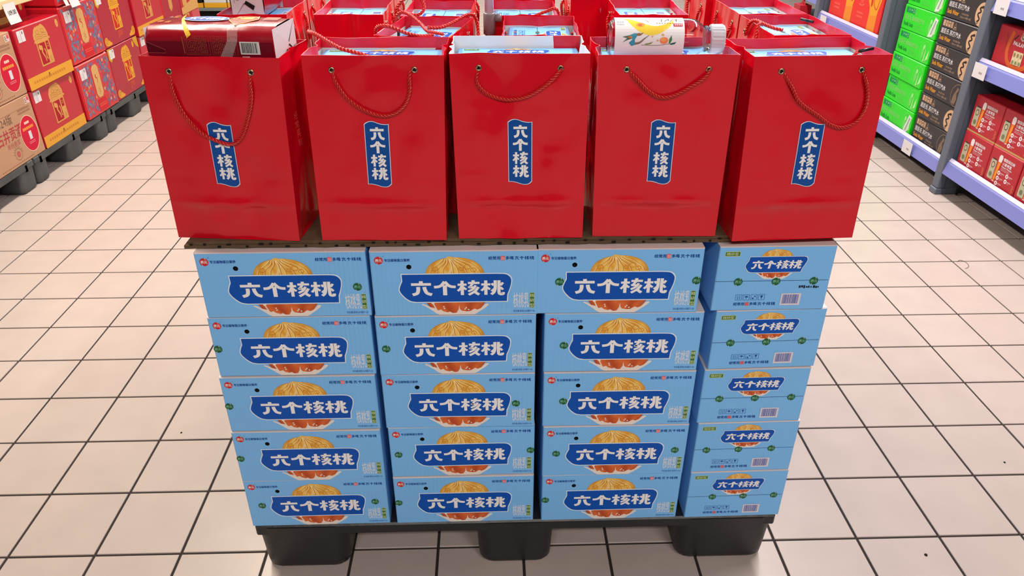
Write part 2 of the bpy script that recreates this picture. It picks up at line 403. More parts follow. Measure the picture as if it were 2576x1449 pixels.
# ------------------------------------------------------------------ ceiling and fixtures (out of view, above)
ce = MB(); ce.box(-7, 7, -4, 11, 3.6, 3.7); struct('ceiling', ce.data('ceiling', [mat('ceiling_paint', rgb(120, 118, 116), 0.9)]))
m_wall = mat('wall_paint', rgb(190, 186, 180), 0.8)
for nm, b in (('wall_back', (-7, 7, 10.9, 11.0)), ('wall_left', (-7.1, -7, -4, 11)), ('wall_right', (7, 7.1, -4, 11))):
    wb = MB(); wb.box(b[0], b[1], b[2], b[3], 0, 3.6); struct(nm, wb.data(nm, [m_wall]))
m_fix = mat('fixture_white', rgb(225, 225, 225), 0.5)
hb = MB(); hb.prism([(-0.13,0.02),(0.13,0.02),(0.09,0.09),(-0.09,0.09)], -0.8, 0.8, 'y'); hb.box(-0.01,0.01,-0.6,-0.58,0.09,0.55); hb.box(-0.01,0.01,0.58,0.6,0.09,0.55)
hd = hb.data('light_housing', [m_fix])
for (x, y, z) in LIGHTS:
    tag(link('ceiling_light', hd, None, (x, y, z)), 'long white ceiling light housing hung above the aisle', 'light', 'aisle ceiling lights')

# ------------------------------------------------------------------ plastic pallets
def rounded_foot(mb, x0, x1, y0, y1, ztop, taper=0.006, rad=0.03):
    """tapered block with rounded vertical corners and a rounded sole"""
    rings = []
    for z, ins in ((ztop, 0), (0.03, taper*0.8), (0.012, taper), (0.004, taper+0.004), (0.0, taper+0.012)):
        ring = []; a0, a1, b0, b1 = x0+ins, x1-ins, y0+ins, y1-ins; r = min(rad, (a1-a0)/2.5, (b1-b0)/2.5)
        for cx, cy, st in ((a1-r, b0+r, -90), (a1-r, b1-r, 0), (a0+r, b1-r, 90), (a0+r, b0+r, 180)):
            for k in range(5):
                t = math.radians(st + 22.5*k); ring.append((cx + r*math.cos(t), cy + r*math.sin(t), z))
        rings.append(ring)
    n = len(rings[0]); vs = [v for r_ in rings for v in r_]; fs = []
    for i in range(len(rings)-1): fs += [(i*n+k, i*n+(k+1) % n, (i+1)*n+(k+1) % n, (i+1)*n+k) for k in range(n)]
    mb.add(vs, fs, 0, True); mb.add(rings[-1], [tuple(range(n))]); mb.add(rings[0], [tuple(range(n))[::-1]])
def pallet(name, label, x0, x1, y0, y1, xs, ys, top, m, group=None, slots=False, rad=0.03):
    t = thing(name, label, 'pallet', ((x0+x1)/2, (y0+y1)/2, 0), 0, group)
    ox, oy = (x0+x1)/2, (y0+y1)/2
    dk = MB(); th = 0.03
    nx = 9; wx = (x1-x0)/nx
    dk.cbox(x0-ox, x1-ox, y0-oy, y0-oy+0.05, top-th, top, 0.004); dk.cbox(x0-ox, x1-ox, y1-oy-0.05, y1-oy, top-th, top, 0.004)
    dk.box(x0-ox, x0-ox+0.05, y0-oy+0.05, y1-oy-0.05, top-th, top-0.0005); dk.box(x1-ox-0.05, x1-ox, y0-oy+0.05, y1-oy-0.05, top-th, top-0.0005)
    part('deck_rim', dk, m, t)
    sl = MB(); sl.cbox(-wx/2+0.008, wx/2-0.008, y0-oy+0.04, y1-oy-0.04, top-0.02, top-0.002, 0.003); sd = sl.data('deck_slat', [m])
    for k in range(nx): link('deck_slat', sd, t, (x0-ox + wx*(k+0.5), 0, 0))
    for a0, a1 in xs:
        for b0, b1 in ys:
            f = MB(); rounded_foot(f, a0-ox, a1-ox, b0-oy, b1-oy, top-0.006, rad=rad); fo = part('foot', f, m, t)
            if slots:
                g = MB(); g.box(x1-ox-0.003, x1-ox+0.0015, (b0+b1)/2-oy-0.008, (b0+b1)/2-oy+0.006, top-0.038, top-0.008); part('slot', g, m_dark, fo)
    return t
PT = 0.141
pallet('plastic_pallet', 'black plastic pallet carrying the stack of blue cartons', -0.572, 0.582, -0.055, 0.945,
       [(-0.572,-0.372),(-0.088,0.088),(0.366,0.582)], [(-0.0565,0.10),(0.36,0.52),(0.79,0.9465)], PT, m_pallet)

# ------------------------------------------------------------------ blue drink cartons
CWI, CDE, CHE = 0.299, 0.212, 0.1335
def carton_front():
    d = Dec(); Wd, Hh = CWI, CHE
    d.place(walnut(0.180*Wd, 0.905*Hh, 0.655*Hh, 0.225*Hh, 0.002), 0.5*Wd, 0)
    d.place(banner(0.655*Wd, 0.425*Hh), 0.182*Wd, 0.226*Hh)
    d.place(seal(0.0078, REDC), 0.052*Wd, 0.868*Hh); d.ring(0.082*Wd, 0.93*Hh, 0.001, 0.001, 0.0003, TXT, 2, 8)
    d.text('专注植物蛋白营养', 0.086*Wd, 0.847*Hh, 0.0058, TXT, 2, w=0.150*Wd, bold=0.02)
    d.text('经常用', 0.702*Wd, 0.862*Hh, 0.0068, TXT, 2, w=0.070*Wd, bold=0.02)
    d.rect(0.775*Wd, 0.853*Hh, 0.800*Wd, 0.918*Hh, rgb(226, 90, 95), 1.5); d.text('脑', 0.777*Wd, 0.858*Hh, 0.0068, rgb(240, 190, 190), 2, w=0.021*Wd)
    d.text('多喝', 0.805*Wd, 0.862*Hh, 0.0068, TXT, 2, w=0.046*Wd, bold=0.02)
    for i, ch in enumerate('六个核桃'): brand_char(d, ch, (0.857 + i*0.0295)*Wd, 0.856*Hh, 0.0082, TXT, 2)
    for i, ch in enumerate('核桃乳'): d.text(ch, (0.850 + i*0.033)*Wd, 0.12*Hh, 0.235*Hh, rgb(214, 224, 236), 2, w=0.031*Wd, bold=0.006)
    d.rect(0.950*Wd, 0.112*Hh, 0.979*Wd, 0.352*Hh, rgb(215, 228, 170), 2); d.rect(0.9515*Wd, 0.117*Hh, 0.9775*Wd, 0.347*Hh, rgb(50, 105, 45), 3)
    d.vtext('精研型', 0.9645*Wd, 0.280*Hh, 0.0072, 0.0102, rgb(220, 232, 175), 4)
    d.text('净含量/规格:240毫升×20', 0.850*Wd, 0.045*Hh, 0.0046, rgb(35, 95, 165), 2, w=0.132*Wd)
    return d
def carton_end(Wd, Hh, full=True):
    d = Dec()
    d.place(walnut(0.138*Wd, 0.955*Hh, 0.84*Hh, 0.615*Hh, 0.5*Hh, n=30, m=10), 0.50*Wd, 0)
    d.place(banner(0.50*Wd, 0.235*Hh, 0.16), 0.245*Wd, 0.608*Hh)
    d.rect(0.05*Wd, 0.855*Hh, 0.18*Wd, 0.93*Hh, rgb(200, 215, 150), 2); d.rect(0.053*Wd, 0.862*Hh, 0.177*Wd, 0.923*Hh, rgb(70, 115, 50), 3)
    d.text('精研型', 0.063*Wd, 0.87*Hh, 0.045*Hh, rgb(215, 228, 170), 4, w=0.10*Wd)
    d.rect(0.0, 0.468*Hh, Wd*0.985, 0.4745*Hh, rgb(25, 60, 105), 1)
    for i in range(4):
        x = (0.20 + i*0.067)*Wd; y = 0.17*Hh; s_ = 0.056*Wd
        d.frame(x, y, x+s_, y+s_, 0.0006, TXT, 1.5)
        if i == 0:
            for q in (0.35, 0.65): d.stroke([(x+q*s_, y+0.15*s_), (x+q*s_, y+0.8*s_)], 0.0008, TXT, 2, 0)
        elif i == 1:
            d.poly([(x+0.2*s_, y+0.5*s_), (x+0.3*s_, y+0.68*s_), (x+0.5*s_, y+0.76*s_), (x+0.7*s_, y+0.68*s_), (x+0.8*s_, y+0.5*s_)], TXT, 2); d.stroke([(x+0.5*s_, y+0.5*s_), (x+0.5*s_, y+0.2*s_)], 0.0007, TXT, 2, 0)
        elif i == 2: d.ell(x+0.35*s_, y+0.3*s_, 0.15*s_, 0.15*s_, TXT, 2, 8); d.ell(x+0.65*s_, y+0.65*s_, 0.12*s_, 0.12*s_, TXT, 2, 8)
        else: d.poly([(x+0.3*s_, y+0.8*s_), (x+0.7*s_, y+0.8*s_), (x+0.62*s_, y+0.45*s_), (x+0.38*s_, y+0.45*s_)], TXT, 2); d.stroke([(x+0.5*s_, y+0.45*s_), (x+0.5*s_, y+0.2*s_)], 0.0009, TXT, 2, 0)
    d.text('经常用', 0.19*Wd, 0.085*Hh, 0.0065, TXT, 2, w=0.095*Wd, bold=0.02); d.rect(0.292*Wd, 0.08*Hh, 0.326*Wd, 0.135*Hh, rgb(215, 100, 105), 2)
    d.text('多喝', 0.333*Wd, 0.085*Hh, 0.0065, TXT, 2, w=0.062*Wd, bold=0.02)
    for i, ch in enumerate('六个核桃'): brand_char(d, ch, (0.402 + i*0.04)*Wd, 0.078*Hh, 0.0080, TXT, 2)
    d.rect(0.60*Wd, 0.08*Hh, 0.775*Wd, 0.268*Hh, rgb(222, 214, 222), 2)
    x = 0.615*Wd; rr = random.Random(3)
    while x < 0.755*Wd:
        w = rr.choice((0.0006, 0.001, 0.0016)); d.rect(x, 0.105*Hh, min(x+w, 0.757*Wd), 0.25*Hh, rgb(45, 80, 165), 3); x += w + rr.choice((0.0007, 0.001))
    return d
def carton_body(w, dp, h, hole=True):
    """front face has a punched round hand hole"""
    mb = MB(); c = 0.0016
    R = [(c, c), (w-c, c), (w-c, h-c), (c, h-c)]
    if hole:
        hx, hz, r = 0.228*w, 0.765*h, 0.0047; H = [(hx + r*math.cos(2*PI*k/16), hz + r*math.sin(2*PI*k/16)) for k in range(16)]
        t = tessellate_polygon([[Vector((a, b, 0)) for a, b in R], [Vector((a, b, 0)) for a, b in H[::-1]]])
        mb.add([(a, 0, b) for a, b in R + H[::-1]], t, 0)
        mb.add([(a, 0, b) for a, b in H] + [(a, 0.006, b) for a, b in H], [(k, (k+1) % 16, (k+1) % 16 + 16, k+16) for k in range(16)], 2)
        mb.add([(a, 0.006, b) for a, b in H], [tuple(range(16))], 2)
    else: mb.add([(a, 0, b) for a, b in R], [(0,1,2,3)], 0)
    def rg(i, y): return [(i, y, i), (w-i, y, i), (w-i, y, h-i), (i, y, h-i)]
    mb.add([(c,0,c),(w-c,0,c),(w-c,0,h-c),(c,0,h-c),(0,c,0),(w,c,0),(w,c,h),(0,c,h)], [(0,1,5,4),(1,2,6,5),(3,0,4,7)], 0)
    mb.add([(w-c,0,h-c),(c,0,h-c),(w,c,h),(0,c,h)], [(0,1,3,2)], 1)
    mb.add([(0,c,0),(w,c,0),(w,c,h),(0,c,h),(0,dp,0),(w,dp,0),(w,dp,h),(0,dp,h)], [(0,1,5,4),(1,2,6,5),(3,0,4,7),(4,5,6,7)], 0)
    mb.add([(0,c,h),(w,c,h),(w,dp,h),(0,dp,h)], [(0,1,2,3)], 1)
    # closing flaps meeting along the top
    mb.add([(0.002, dp*0.49, h+0.0004), (w-0.002, dp*0.49, h+0.0004), (w-0.002, dp*0.51, h+0.0004), (0.002, dp*0.51, h+0.0004)], [(0,1,2,3)], 1)
    return mb
FRONT = carton_front().data('front_print', m_print)
LONGB = carton_body(CWI, CDE, CHE).data('box', [m_blue, m_ctop, m_dark])
ENDB = carton_body(CDE, CWI, CHE, False).data('box', [m_blue, m_ctop, m_dark])
ENDP = carton_end(CDE, CHE).data('end_print', m_print)
ENDS = carton_end(CDE, CHE).data('side_print', m_print, lambda u, v, w: (-w, CDE - u, v))
ENDR = carton_end(CDE, CHE).data('side_print', m_print, lambda u, v, w: (CWI + w, u, v))
HOLE = None
SEAL = seal(0.0080).data('seal_sticker', m_printg)
def seals(o, spots, w):
    for u, v in spots:
        u = min(max(u, 0.0078), w - 0.0078); link('seal_sticker', SEAL, o, (u, -0.0004, v))
words = ['top', 'second', 'third', 'fourth', 'bottom']
colw = ['leftmost column', 'second column from the left', 'third column from the left', 'rightmost column']
XL = [[-0.566,-0.570,-0.573,-0.574,-0.575], [-0.260,-0.262,-0.262,-0.260,-0.260], [0.036,0.053,0.054,0.056,0.057], [0.363,0.375,0.370,0.374,0.375]]
SP = {(0,0): [(0.279,0.062)], (0,2): [(0.042,0.068),(0.2985,0.068)], (1,0): [(0.0045,0.064)], (1,1): [(0.016,0.062)], (1,2): [(0.038,0.062)],
      (2,0): [(0.005,0.064)], (2,1): [(0.262,0.060)], (2,2): [(0.040,0.064)], (3,0): [(0.006,0.064)], (3,1): [(0.017,0.062),(0.297,0.066)], (3,2): [(0.028,0.062),(0.276,0.066)],
      (4,0): [(0.030,0.062),(0.272,0.066)], (4,1): [(0.003,0.062)], (4,2): [(0.0,0.062)]}
rj = random.Random(11); CP = 0.1345
for c in range(4):
    for r in range(5):
        z = PT + (4-r)*CP; yj = -0.055 + rj.uniform(-0.003, 0.003); a = math.radians(rj.uniform(-0.5, 0.5))
        if c == 3: a = math.radians((0.3, 1.6, 0.8, 0.9, 0.7)[r]); yj = -0.056
        lab = 'blue walnut milk carton, %s of five in the %s' % (words[r], colw[c])
        t = thing('drink_carton', lab, 'carton', (XL[c][r], yj, z), a, 'blue cartons stacked on the black pallet')
        if c < 3:
            link('box', LONGB, t); link('front_print', FRONT, t, (0, -0.0002, 0)); seals(t, SP.get((r, c), []), CWI)
            if c == 0: link('side_print', ENDS, t)
        else:
            link('box', ENDB, t); link('end_print', ENDP, t, (0, -0.0002, 0))
            sx = [(0.20,0.53,0.86), (0.17,0.50,0.83), (0.18,0.52,0.87), (0.12,0.44,0.77), (0.26,0.58,0.90)][r]
            seals(t, [(q*CDE, 0.462*CHE) for q in sx], CDE)
            if r == 0:
                d = Dec(); rr = random.Random(5)
                for k in range(9): d.rect(0.74*CDE + k*0.0044, 0.345*CHE + rr.uniform(0, 0.002), 0.74*CDE + k*0.0044 + rr.uniform(0.002, 0.004), 0.345*CHE + rr.uniform(0.004, 0.0065), rgb(25, 28, 45), 2)
                link('date_print', d.data('date_print', m_printm), t, (0, -0.0002, 0))
# cartons along the two flanks and the back of the stack, hidden from the front
for r in range(5):
    z = PT + (4-r)*CP
    for k in range(1, 4):
        t = thing('drink_carton', 'blue walnut milk carton on the left flank of the stack, behind the front row', 'carton', (XL[0][r], -0.05 + k*0.218, z), 0, 'blue cartons on the left flank of the stack')
        link('box', LONGB, t); link('side_print', ENDS, t)
    for k in range(1, 3):
        t = thing('drink_carton', 'blue walnut milk carton on the right flank of the stack, behind the front row', 'carton', (XL[3][r]-0.003, -0.03 + k*0.306, z), 0, 'blue cartons on the right flank of the stack')
        link('box', ENDB, t)
    for k in range(2):
        t = thing('drink_carton', 'blue walnut milk carton in the middle of the back of the stack', 'carton', (-0.255 + k*0.303, -0.05 + 3*0.218, z), 0, 'blue cartons at the back of the stack')
        link('box', LONGB, t)

# ------------------------------------------------------------------ cardboard sheet under the bags
ST = PT + 5*CP + 0.0006
def sheet_edge(t, x0, x1, y, z0, z1):
    """fluted edge of a double wall board: liners and dark flute openings of uneven size"""
    e = MB(); rr = random.Random(21)
    x = x0 + 0.006
    while x < x1 - 0.01:
        w = rr.uniform(0.003, 0.008); z = rr.choice((z0 + 0.0025, z0 + 0.0070)); h = rr.uniform(0.0015, 0.0032)
        e.box(x, x+w, y - 0.0006, y + 0.002, z, z + h); x += w + rr.uniform(0.010, 0.03)
    part('flute_openings', e, m_dark, t)['kind'] = 'stuff'
t = thing('cardboard_sheet', 'brown double-wall cardboard sheet lying under the red gift bags', 'cardboard', (0, 0, ST))
s1 = MB(); n = 40
def wavy(x0, x1, y0, y1, z0, z1, seed):
    vs = []; rr = random.Random(seed)
    for k in range(n+1):
        x = x0 + (x1-x0)*k/n; j = rr.uniform(-0.0015, 0.0015); q = rr.uniform(-0.0006, 0.0006)
        vs += [(x, y0 + j, z0 + max(0, q)), (x, y0 + j*0.6, z1 + min(0, q)), (x, y1, z1), (x, y1, z0)]
    fs = [(4*k, 4*k+4, 4*k+5, 4*k+1) for k in range(n)] + [(4*k+1, 4*k+5, 4*k+6, 4*k+2) for k in range(n)] + [(4*k+2, 4*k+6, 4*k+7, 4*k+3) for k in range(n)] + [(4*k+3, 4*k+7, 4*k+4, 4*k) for k in range(n)]
    s1.add(vs, fs + [(0,1,2,3), (4*n+3, 4*n+2, 4*n+1, 4*n)])
wavy(-0.585, 0.405, -0.040, 0.93, 0.0, 0.0062, 1); part('lower_board', s1, m_kraft, t)
s1 = MB(); wavy(-0.578, 0.402, -0.038, 0.925, 0.0064, 0.0126, 2); part('upper_board', s1, m_kraft, t)
sheet_edge(t, -0.58, 0.40, -0.0418, 0, 0.0126)
BZ = ST + 0.0130
t = thing('cardboard_sheet', 'dark sheet standing in for the shaded gap under the rightmost gift bag', 'cardboard', (0.5, 0, ST))
s1 = MB(); wavy(-0.088, 0.083, -0.030, 0.93, 0.0, 0.0126, 3); part('board', s1, mat('gap_shade_board', rgb(60, 48, 40), 0.9, bump=(60, 0.3)), t)  # board coloured dark for the shade in the gap below this bag

# ------------------------------------------------------------------ red gift bags
def cord(pts, r=0.0030, pitch=0.017, strands=3, res=7):
    """twisted cord as a mesh of helical strands along a smooth path"""
    P = catmull(pts, res); mb = MB(); N0 = len(P)
    d = [0.0]
    for i in range(1, N0): d.append(d[-1] + (P[i]-P[i-1]).length)
    Lg = d[-1]; N = max(12, int(Lg/0.0022)); Q = []; j = 0
    for i in range(N+1):
        s = Lg*i/N
        while j < N0-2 and d[j+1] < s: j += 1
        t = (s-d[j])/max(1e-9, d[j+1]-d[j]); Q.append(P[j].lerp(P[j+1], min(1, t)))
    t0 = (Q[1]-Q[0]).normalized(); a = Vector((0,1,0)) if abs(t0.y) < 0.9 else Vector((1,0,0)); nr = t0.cross(a).normalized(); prev = t0
    fr = []
    for i in range(N+1):
        t = (Q[min(i+1, N)]-Q[max(i-1, 0)]).normalized(); ax = prev.cross(t)
        if ax.length > 1e-7: nr = Matrix.Rotation(prev.angle(t), 3, ax.normalized()) @ nr
        prev = t; fr.append((nr.copy(), t.cross(nr)))
    for k in range(strands):
        path = []
        for i in range(N+1):
            an = 2*PI*(k/strands + Lg*i/N/pitch); path.append(Q[i] + (fr[i][0]*math.cos(an) + fr[i][1]*math.sin(an))*r*0.66)
        mb.tube(path, r*0.50, 7)
    return mb
def bag_label(w, h):
    d = Dec()
    W_, H_ = 0.172*w, 0.352*h
    o = [(0,0.045),(0,0.955),(0.16,0.99),(0.36,0.995),(0.62,0.962),(0.86,0.95),(1,0.955),(1,0.05),(0.86,0.005),(0.62,0.0),(0.36,0.03),(0.14,0.047)]
    P = [(p[0]*W_, p[1]*H_) for p in o]; e = 0.0011
    top = [(p.x, p.y) for p in catmull([(a, b, 0) for a, b in o[1:7]], 4)]; bot = [(p.x, p.y) for p in catmull([(a, b, 0) for a, b in ([o[0]] + o[:6:-1])], 4)]
    def at(c, x):
        for (a, b), (a2, b2) in zip(c, c[1:]):
            if a <= x <= a2 and a2 > a: return b + (b2-b)*(x-a)/(a2-a)
        return c[-1][1] if x > 0.5 else c[0][1]
    for (gx, ee, cc, L) in ((10, e, rgb(215, 225, 240), 1), (10, 0, rgb(0, 74, 154), 2)):
        for i in range(gx):
            x0, x1 = i/gx, (i+1)/gx
            for j in range(16):
                q = []
                for xx, vv in ((x0, j/16), (x1, j/16), (x1, (j+1)/16), (x0, (j+1)/16)):
                    lo, hi = at(bot, xx)*H_ - ee, at(top, xx)*H_ + ee
                    q.append((-ee + xx*(W_ + 2*ee), lo + (hi-lo)*vv))
                d.tri(q, [(0,1,2,3)], cc, L)
    for i, ch in enumerate('六个核桃'): brand_char(d, ch, W_*0.16, H_*(0.708 - i*0.205), W_*0.70, WHITE, 3)
    return d
def slogan(h):
    d = Dec(); d.vtext('经常用脑', 0, 0, 0.013, 0.0155, rgb(238, 90, 90), 1); return d
BW, BD, BH = 0.219, 0.137, 1.150 - BZ
def smooth01(t): t = max(0, min(1, t)); return t*t*(3-2*t)
def make_bag(label, loc, rz, w, d, lean=(0, 0), seed=0, ropes=('a', 'b'), white_in=False, group='red paper gift bags standing on the carton stack', flare=0.0, wrinkle=1.0):
    h = BH; t = thing('gift_bag', label, 'gift bag', (loc[0], loc[1], BZ), rz, group)
    rr = random.Random(seed); so = Vector((seed*3.7, seed*1.9, 0))
    bulge = [rr.uniform(0.001, 0.004) for _ in range(4)]
    def P(side, s, v, ins=0.0):
        """side 0 front,1 right,2 back,3 left; s along, v up (0..1)"""
        W2, D2 = w/2 - ins + flare*v, d/2 - ins
        c = [(-W2,-D2), (W2,-D2), (W2,D2), (-W2,D2)]; a, b = c[side], c[(side+1) % 4]
        x = a[0] + (b[0]-a[0])*s; y = a[1] + (b[1]-a[1])*s
        nx, ny = [(0,-1), (1,0), (0,1), (-1,0)][side]
        edge = math.sin(PI*s)
        k = bulge[side]*edge*math.sin(PI*min(1, v*1.05))
        if side in (0, 2):
            lm = smooth01((abs(s-0.5)-0.09)/0.08) ; lm = max(lm, smooth01((abs(v-0.50)-0.17)/0.10)); wk = wrinkle*(0.12 + 0.88*lm)
        else: wk = wrinkle
        k += wk*0.0050*edge*noise.noise(Vector((s*2.6 + side*9, v*3.2, 0)) + so) - wk*0.0030*edge*abs(noise.noise(Vector((s*3.4 + v*1.6 + side*7, v*3.8 - s*1.2, 8)) + so))**0.7 + wk*0.0020*edge*noise.noise(Vector((s*7 + side*5, v*7, 3)) + so)
        if side in (0, 2):
            cr = 0.208; k += 0.0034*math.exp(-((v-cr)/0.035)**2)*edge**0.6 - 0.0045*edge**0.5*smooth01((cr - v)/0.012)*(v/cr) 
            cc = 0.37; k += wk*0.0030*math.exp(-((v-cc)/0.02)**2)*noise.noise(Vector((s*3, side, seed)))
        else: k -= (0.004 + 0.004*v)*math.exp(-((s-0.5)/0.07)**2)*(0.3 + 0.7*v)
        z = h*v + (0.0015*noise.noise(Vector((s*2, side*3.0, seed))) if v > 0.999 else 0)
        return (x + nx*k + lean[0]*v, y + ny*k + lean[1]*v, z)
    out = MB(); ns, nv = 26, 60
    for side in range(4):
        vs = [P(side, i/ns, j/nv) for j in range(nv+1) for i in range(ns+1)]
        out.add(vs, [(j*(ns+1)+i, j*(ns+1)+i+1, (j+1)*(ns+1)+i+1, (j+1)*(ns+1)+i) for j in range(nv) for i in range(ns)], 0, True)
    out.add([P(k, 0, 0) for k in range(4)], [(3,2,1,0)])
    part('bag_body', out, m_bag, t)
    hv = 1 - 0.0175/h
    for nm, v0, v1, mm in (('hem', hv, 1.0, m_white if white_in else m_hem), ('lining', 0.80, hv, m_white)):
        inn = MB(); nj = 12
        for side in range(4):
            vs = [P(side, i/ns, v0 + (v1-v0)*j/nj, 0.0010 if nm == 'hem' else 0.0013) for j in range(nj+1) for i in range(ns+1)]
            inn.add(vs, [(j*(ns+1)+i, j*(ns+1)+i+1, (j+1)*(ns+1)+i+1, (j+1)*(ns+1)+i) for j in range(nj) for i in range(ns)], 0, True)
        if nm == 'hem':   # folded paper edge closing the rim
            for side in range(4):
                vs = [P(side, i/ns, 1.0, 0.0010) for i in range(ns+1)] + [P(side, i/ns, 1.0) for i in range(ns+1)]
                inn.add(vs, [(i, i+1, ns+2+i, ns+1+i) for i in range(ns)])
        part(nm, inn, mm, t)
    # prints follow the paper
    lb = bag_label(w, h)
    for side in (0, 2):
        x0, z0 = (0.412, 1-0.675)
        # subdivide by mapping every vertex on the bag face
        fn = lambda u, v, q, side=side: (lambda p, nn: (p[0], p[1] + nn*(q + 0.0006), p[2]))(P(side, x0 + u/w, z0 + v/h), -1 if side == 0 else 1)
        link('logo_label', lb.data('logo_label', m_printg, fn), t)
    sg = slogan(h)
    for side in (1, 3):
        fn = lambda u, v, q, side=side: (lambda p, nn: (p[0] + nn*(q + 0.0008), p[1], p[2]))(P(side, 0.30 + u/d, 0.66 + v/h), 1 if side == 1 else -1)
        link('slogan_print', sg.data('slogan_print', m_printg, fn), t)
    # eyelets
    for side in (0, 2):
        for s in (0.205, 0.79):
            p = P(side, s, 1 - 0.070); sg_ = -1 if side == 0 else 1
            e = MB(); prof = [(0.0026, 0.0010), (0.0030, 0.0018), (0.0042, 0.0018), (0.0048, 0.0010), (0.0048, -0.0010), (0.0026, -0.0010), (0.0026, 0.0010)]
            e.lathe([(a, b) for a, b in prof], 20, 0, 'y', cap=False)
            ey = link('eyelet', e.data('eyelet', [m_brass]), t, (p[0], p[1] + sg_*0.0006, p[2]))
            e = MB(); e.lathe([(0.0027, 0), (0.0026, 0.0002)], 16, 0, 'y'); link('eyelet_hole', e.data('eyelet_hole', [m_dark]), ey, (0, sg_*0.0004, 0))
    for side, rp in ((0, ropes[0]), (2, ropes[1])):
        if rp is None: continue
        sg_ = -1 if side == 0 else 1
        if isinstance(rp, str):
            sag = 0.20 + 0.10*rr.random(); mid = 0.42 + 0.16*rr.random()
            rp = [(0.205,0.070),(0.215,0.105),(0.30,0.07+(sag-0.07)*0.68),(mid,sag),(0.68,0.07+(sag-0.07)*0.72),(0.785,0.12),(0.79,0.070)]
        if len(rp[0]) == 2:
            pts = []
            for i, (s, q) in enumerate(rp):
                p = P(side, s, 1-q); off = 0.0035 if 0 < i < len(rp)-1 else -0.004
                if i in (1, len(rp)-2): off = 0.0045
                pts.append((p[0], p[1] + sg_*off, p[2]))
        else: pts = rp
        link('rope_handle', cord(pts).data('rope_handle', [m_rope]), t)
    return t
def rope_local(t, pts, name='rope_handle'):
    """a handle whose free loop lies over the top of the bag, given in world space"""
    inv = (Matrix.Translation(t.location) @ Matrix.Rotation(t.rotation_euler.z, 4, 'Z')).inverted()
    link(name, cord([tuple(inv @ Vector(p)) for p in pts]).data(name, [m_rope]), t)
def tip_local(t, p0, p1):
    inv = (Matrix.Translation(t.location) @ Matrix.Rotation(t.rotation_euler.z, 4, 'Z')).inverted()
    e = MB(); e.tube([inv @ Vector(p0), inv @ Vector(p1)], 0.0026, 8); part('cord_tip', e, m_blackp, t)

R1 = [(0.199,0.074),(0.218,0.179),(0.259,0.288),(0.354,0.374),(0.477,0.42),(0.58,0.433),(0.664,0.393),(0.73,0.299),(0.776,0.199),(0.782,0.13),(0.779,0.079)]
R2 = [(0.207,0.066),(0.235,0.124),(0.299,0.2),(0.412,0.259),(0.54,0.29),(0.643,0.278),(0.719,0.232),(0.752,0.17),(0.756,0.112),(0.762,0.064)]
R3 = [(0.203,0.073),(0.192,0.133),(0.239,0.182),(0.327,0.213),(0.429,0.221),(0.562,0.201),(0.692,0.143),(0.763,0.098),(0.814,0.068)]
R4 = [(0.208,0.069),(0.274,0.11),(0.371,0.175),(0.464,0.205),(0.566,0.191),(0.677,0.148),(0.772,0.098),(0.809,0.063)]
R5 = [(0.211,0.066),(0.287,0.139),(0.365,0.219),(0.522,0.291),(0.624,0.337),(0.717,0.354),(0.814,0.331),(0.867,0.265),(0.862,0.185),(0.826,0.117),(0.808,0.067)]
FG = [  # bottom x centre, top x centre, bottom front y, top front y, yaw
 ('leftmost red gift bag of the front row, holding a wrapped red pack', -0.484, -0.4605, -0.032, -0.064, -5.5, R1, 1, False, None),
 ('second red gift bag from the left in front, its cord trailing over the rim', -0.231, -0.2205, -0.043, -0.060, -1.5, R2, 2, False, None),
 ('red paper gift bag in the middle of the front row, white inside', 0.0085, 0.0045, -0.041, -0.055, -0.5, R3, 3, True, None),
 ('red paper gift bag second from the right in the front row, under the clear bottle', 0.247, 0.236, -0.040, -0.070, -1.5, R4, 4, False, 'b'),
 ('red paper gift bag at the right end of the front row beside the shelves', 0.485, 0.466, -0.060, -0.080, 2.5, R5, 5, False, 'b')]
BAGS = []
# blue carton standing on end inside a bag
IW, ID, IH = 0.203, 0.119, 0.302
ib = MB(); ib.cbox(-IW/2, IW/2, -ID/2, ID/2, 0, IH, 0.002); IB = ib.data('box', [m_blue])
it = carton_end(IW, ID)
it.rect(0.46*IW, 0.08*ID, 0.475*IW, 0.9*ID, rgb(95, 140, 180), 1); it.ell(0.33*IW, 0.47*ID, 0.012, 0.004, rgb(70, 100, 95), 3, 10)
ITOP = it.data('end_print', m_print, lambda u, v, w: (u - IW/2, v - ID/2, IH + 0.0002 + w))
def fill_bag(t, label, lean, dz=0.0):
    c, s = math.cos(t.rotation_euler.z), math.sin(t.rotation_euler.z)
    o = thing('boxed_drink', label, 'carton', (t.location.x, t.location.y + 0.002, BZ + 0.0015 + dz), t.rotation_euler.z, 'blue cartons standing inside the gift bags')
    b, p = IB, ITOP
    if lean != (0, 0):          # the carton leans with its bag
        b, p = IB.copy(), ITOP.copy()
        for me in (b, p):
            for v in me.vertices: v.co.x += lean[0]*v.co.z/BH; v.co.y += lean[1]*v.co.z/BH
    link('box', b, o); link('end_print', p, o)
    return o
for i, (lab, xb, xt, yb, yt, yw, rp, sd, wi, bk) in enumerate(FG):
    cy = yb + BD/2 + 0.001; lean = (xt - xb, yt - yb)
    t = make_bag(lab, (xb, cy), math.radians(yw), BW, BD, lean, sd, (rp, bk if bk else None), wi, wrinkle=(1.3, 1.0, 1.6, 1.0, 0.9)[i])
    BAGS.append(t)
    fill_bag(t, 'blue carton end showing inside the %s gift bag of the front row' % ('leftmost', 'second', 'middle', 'fourth', 'rightmost')[i], lean)
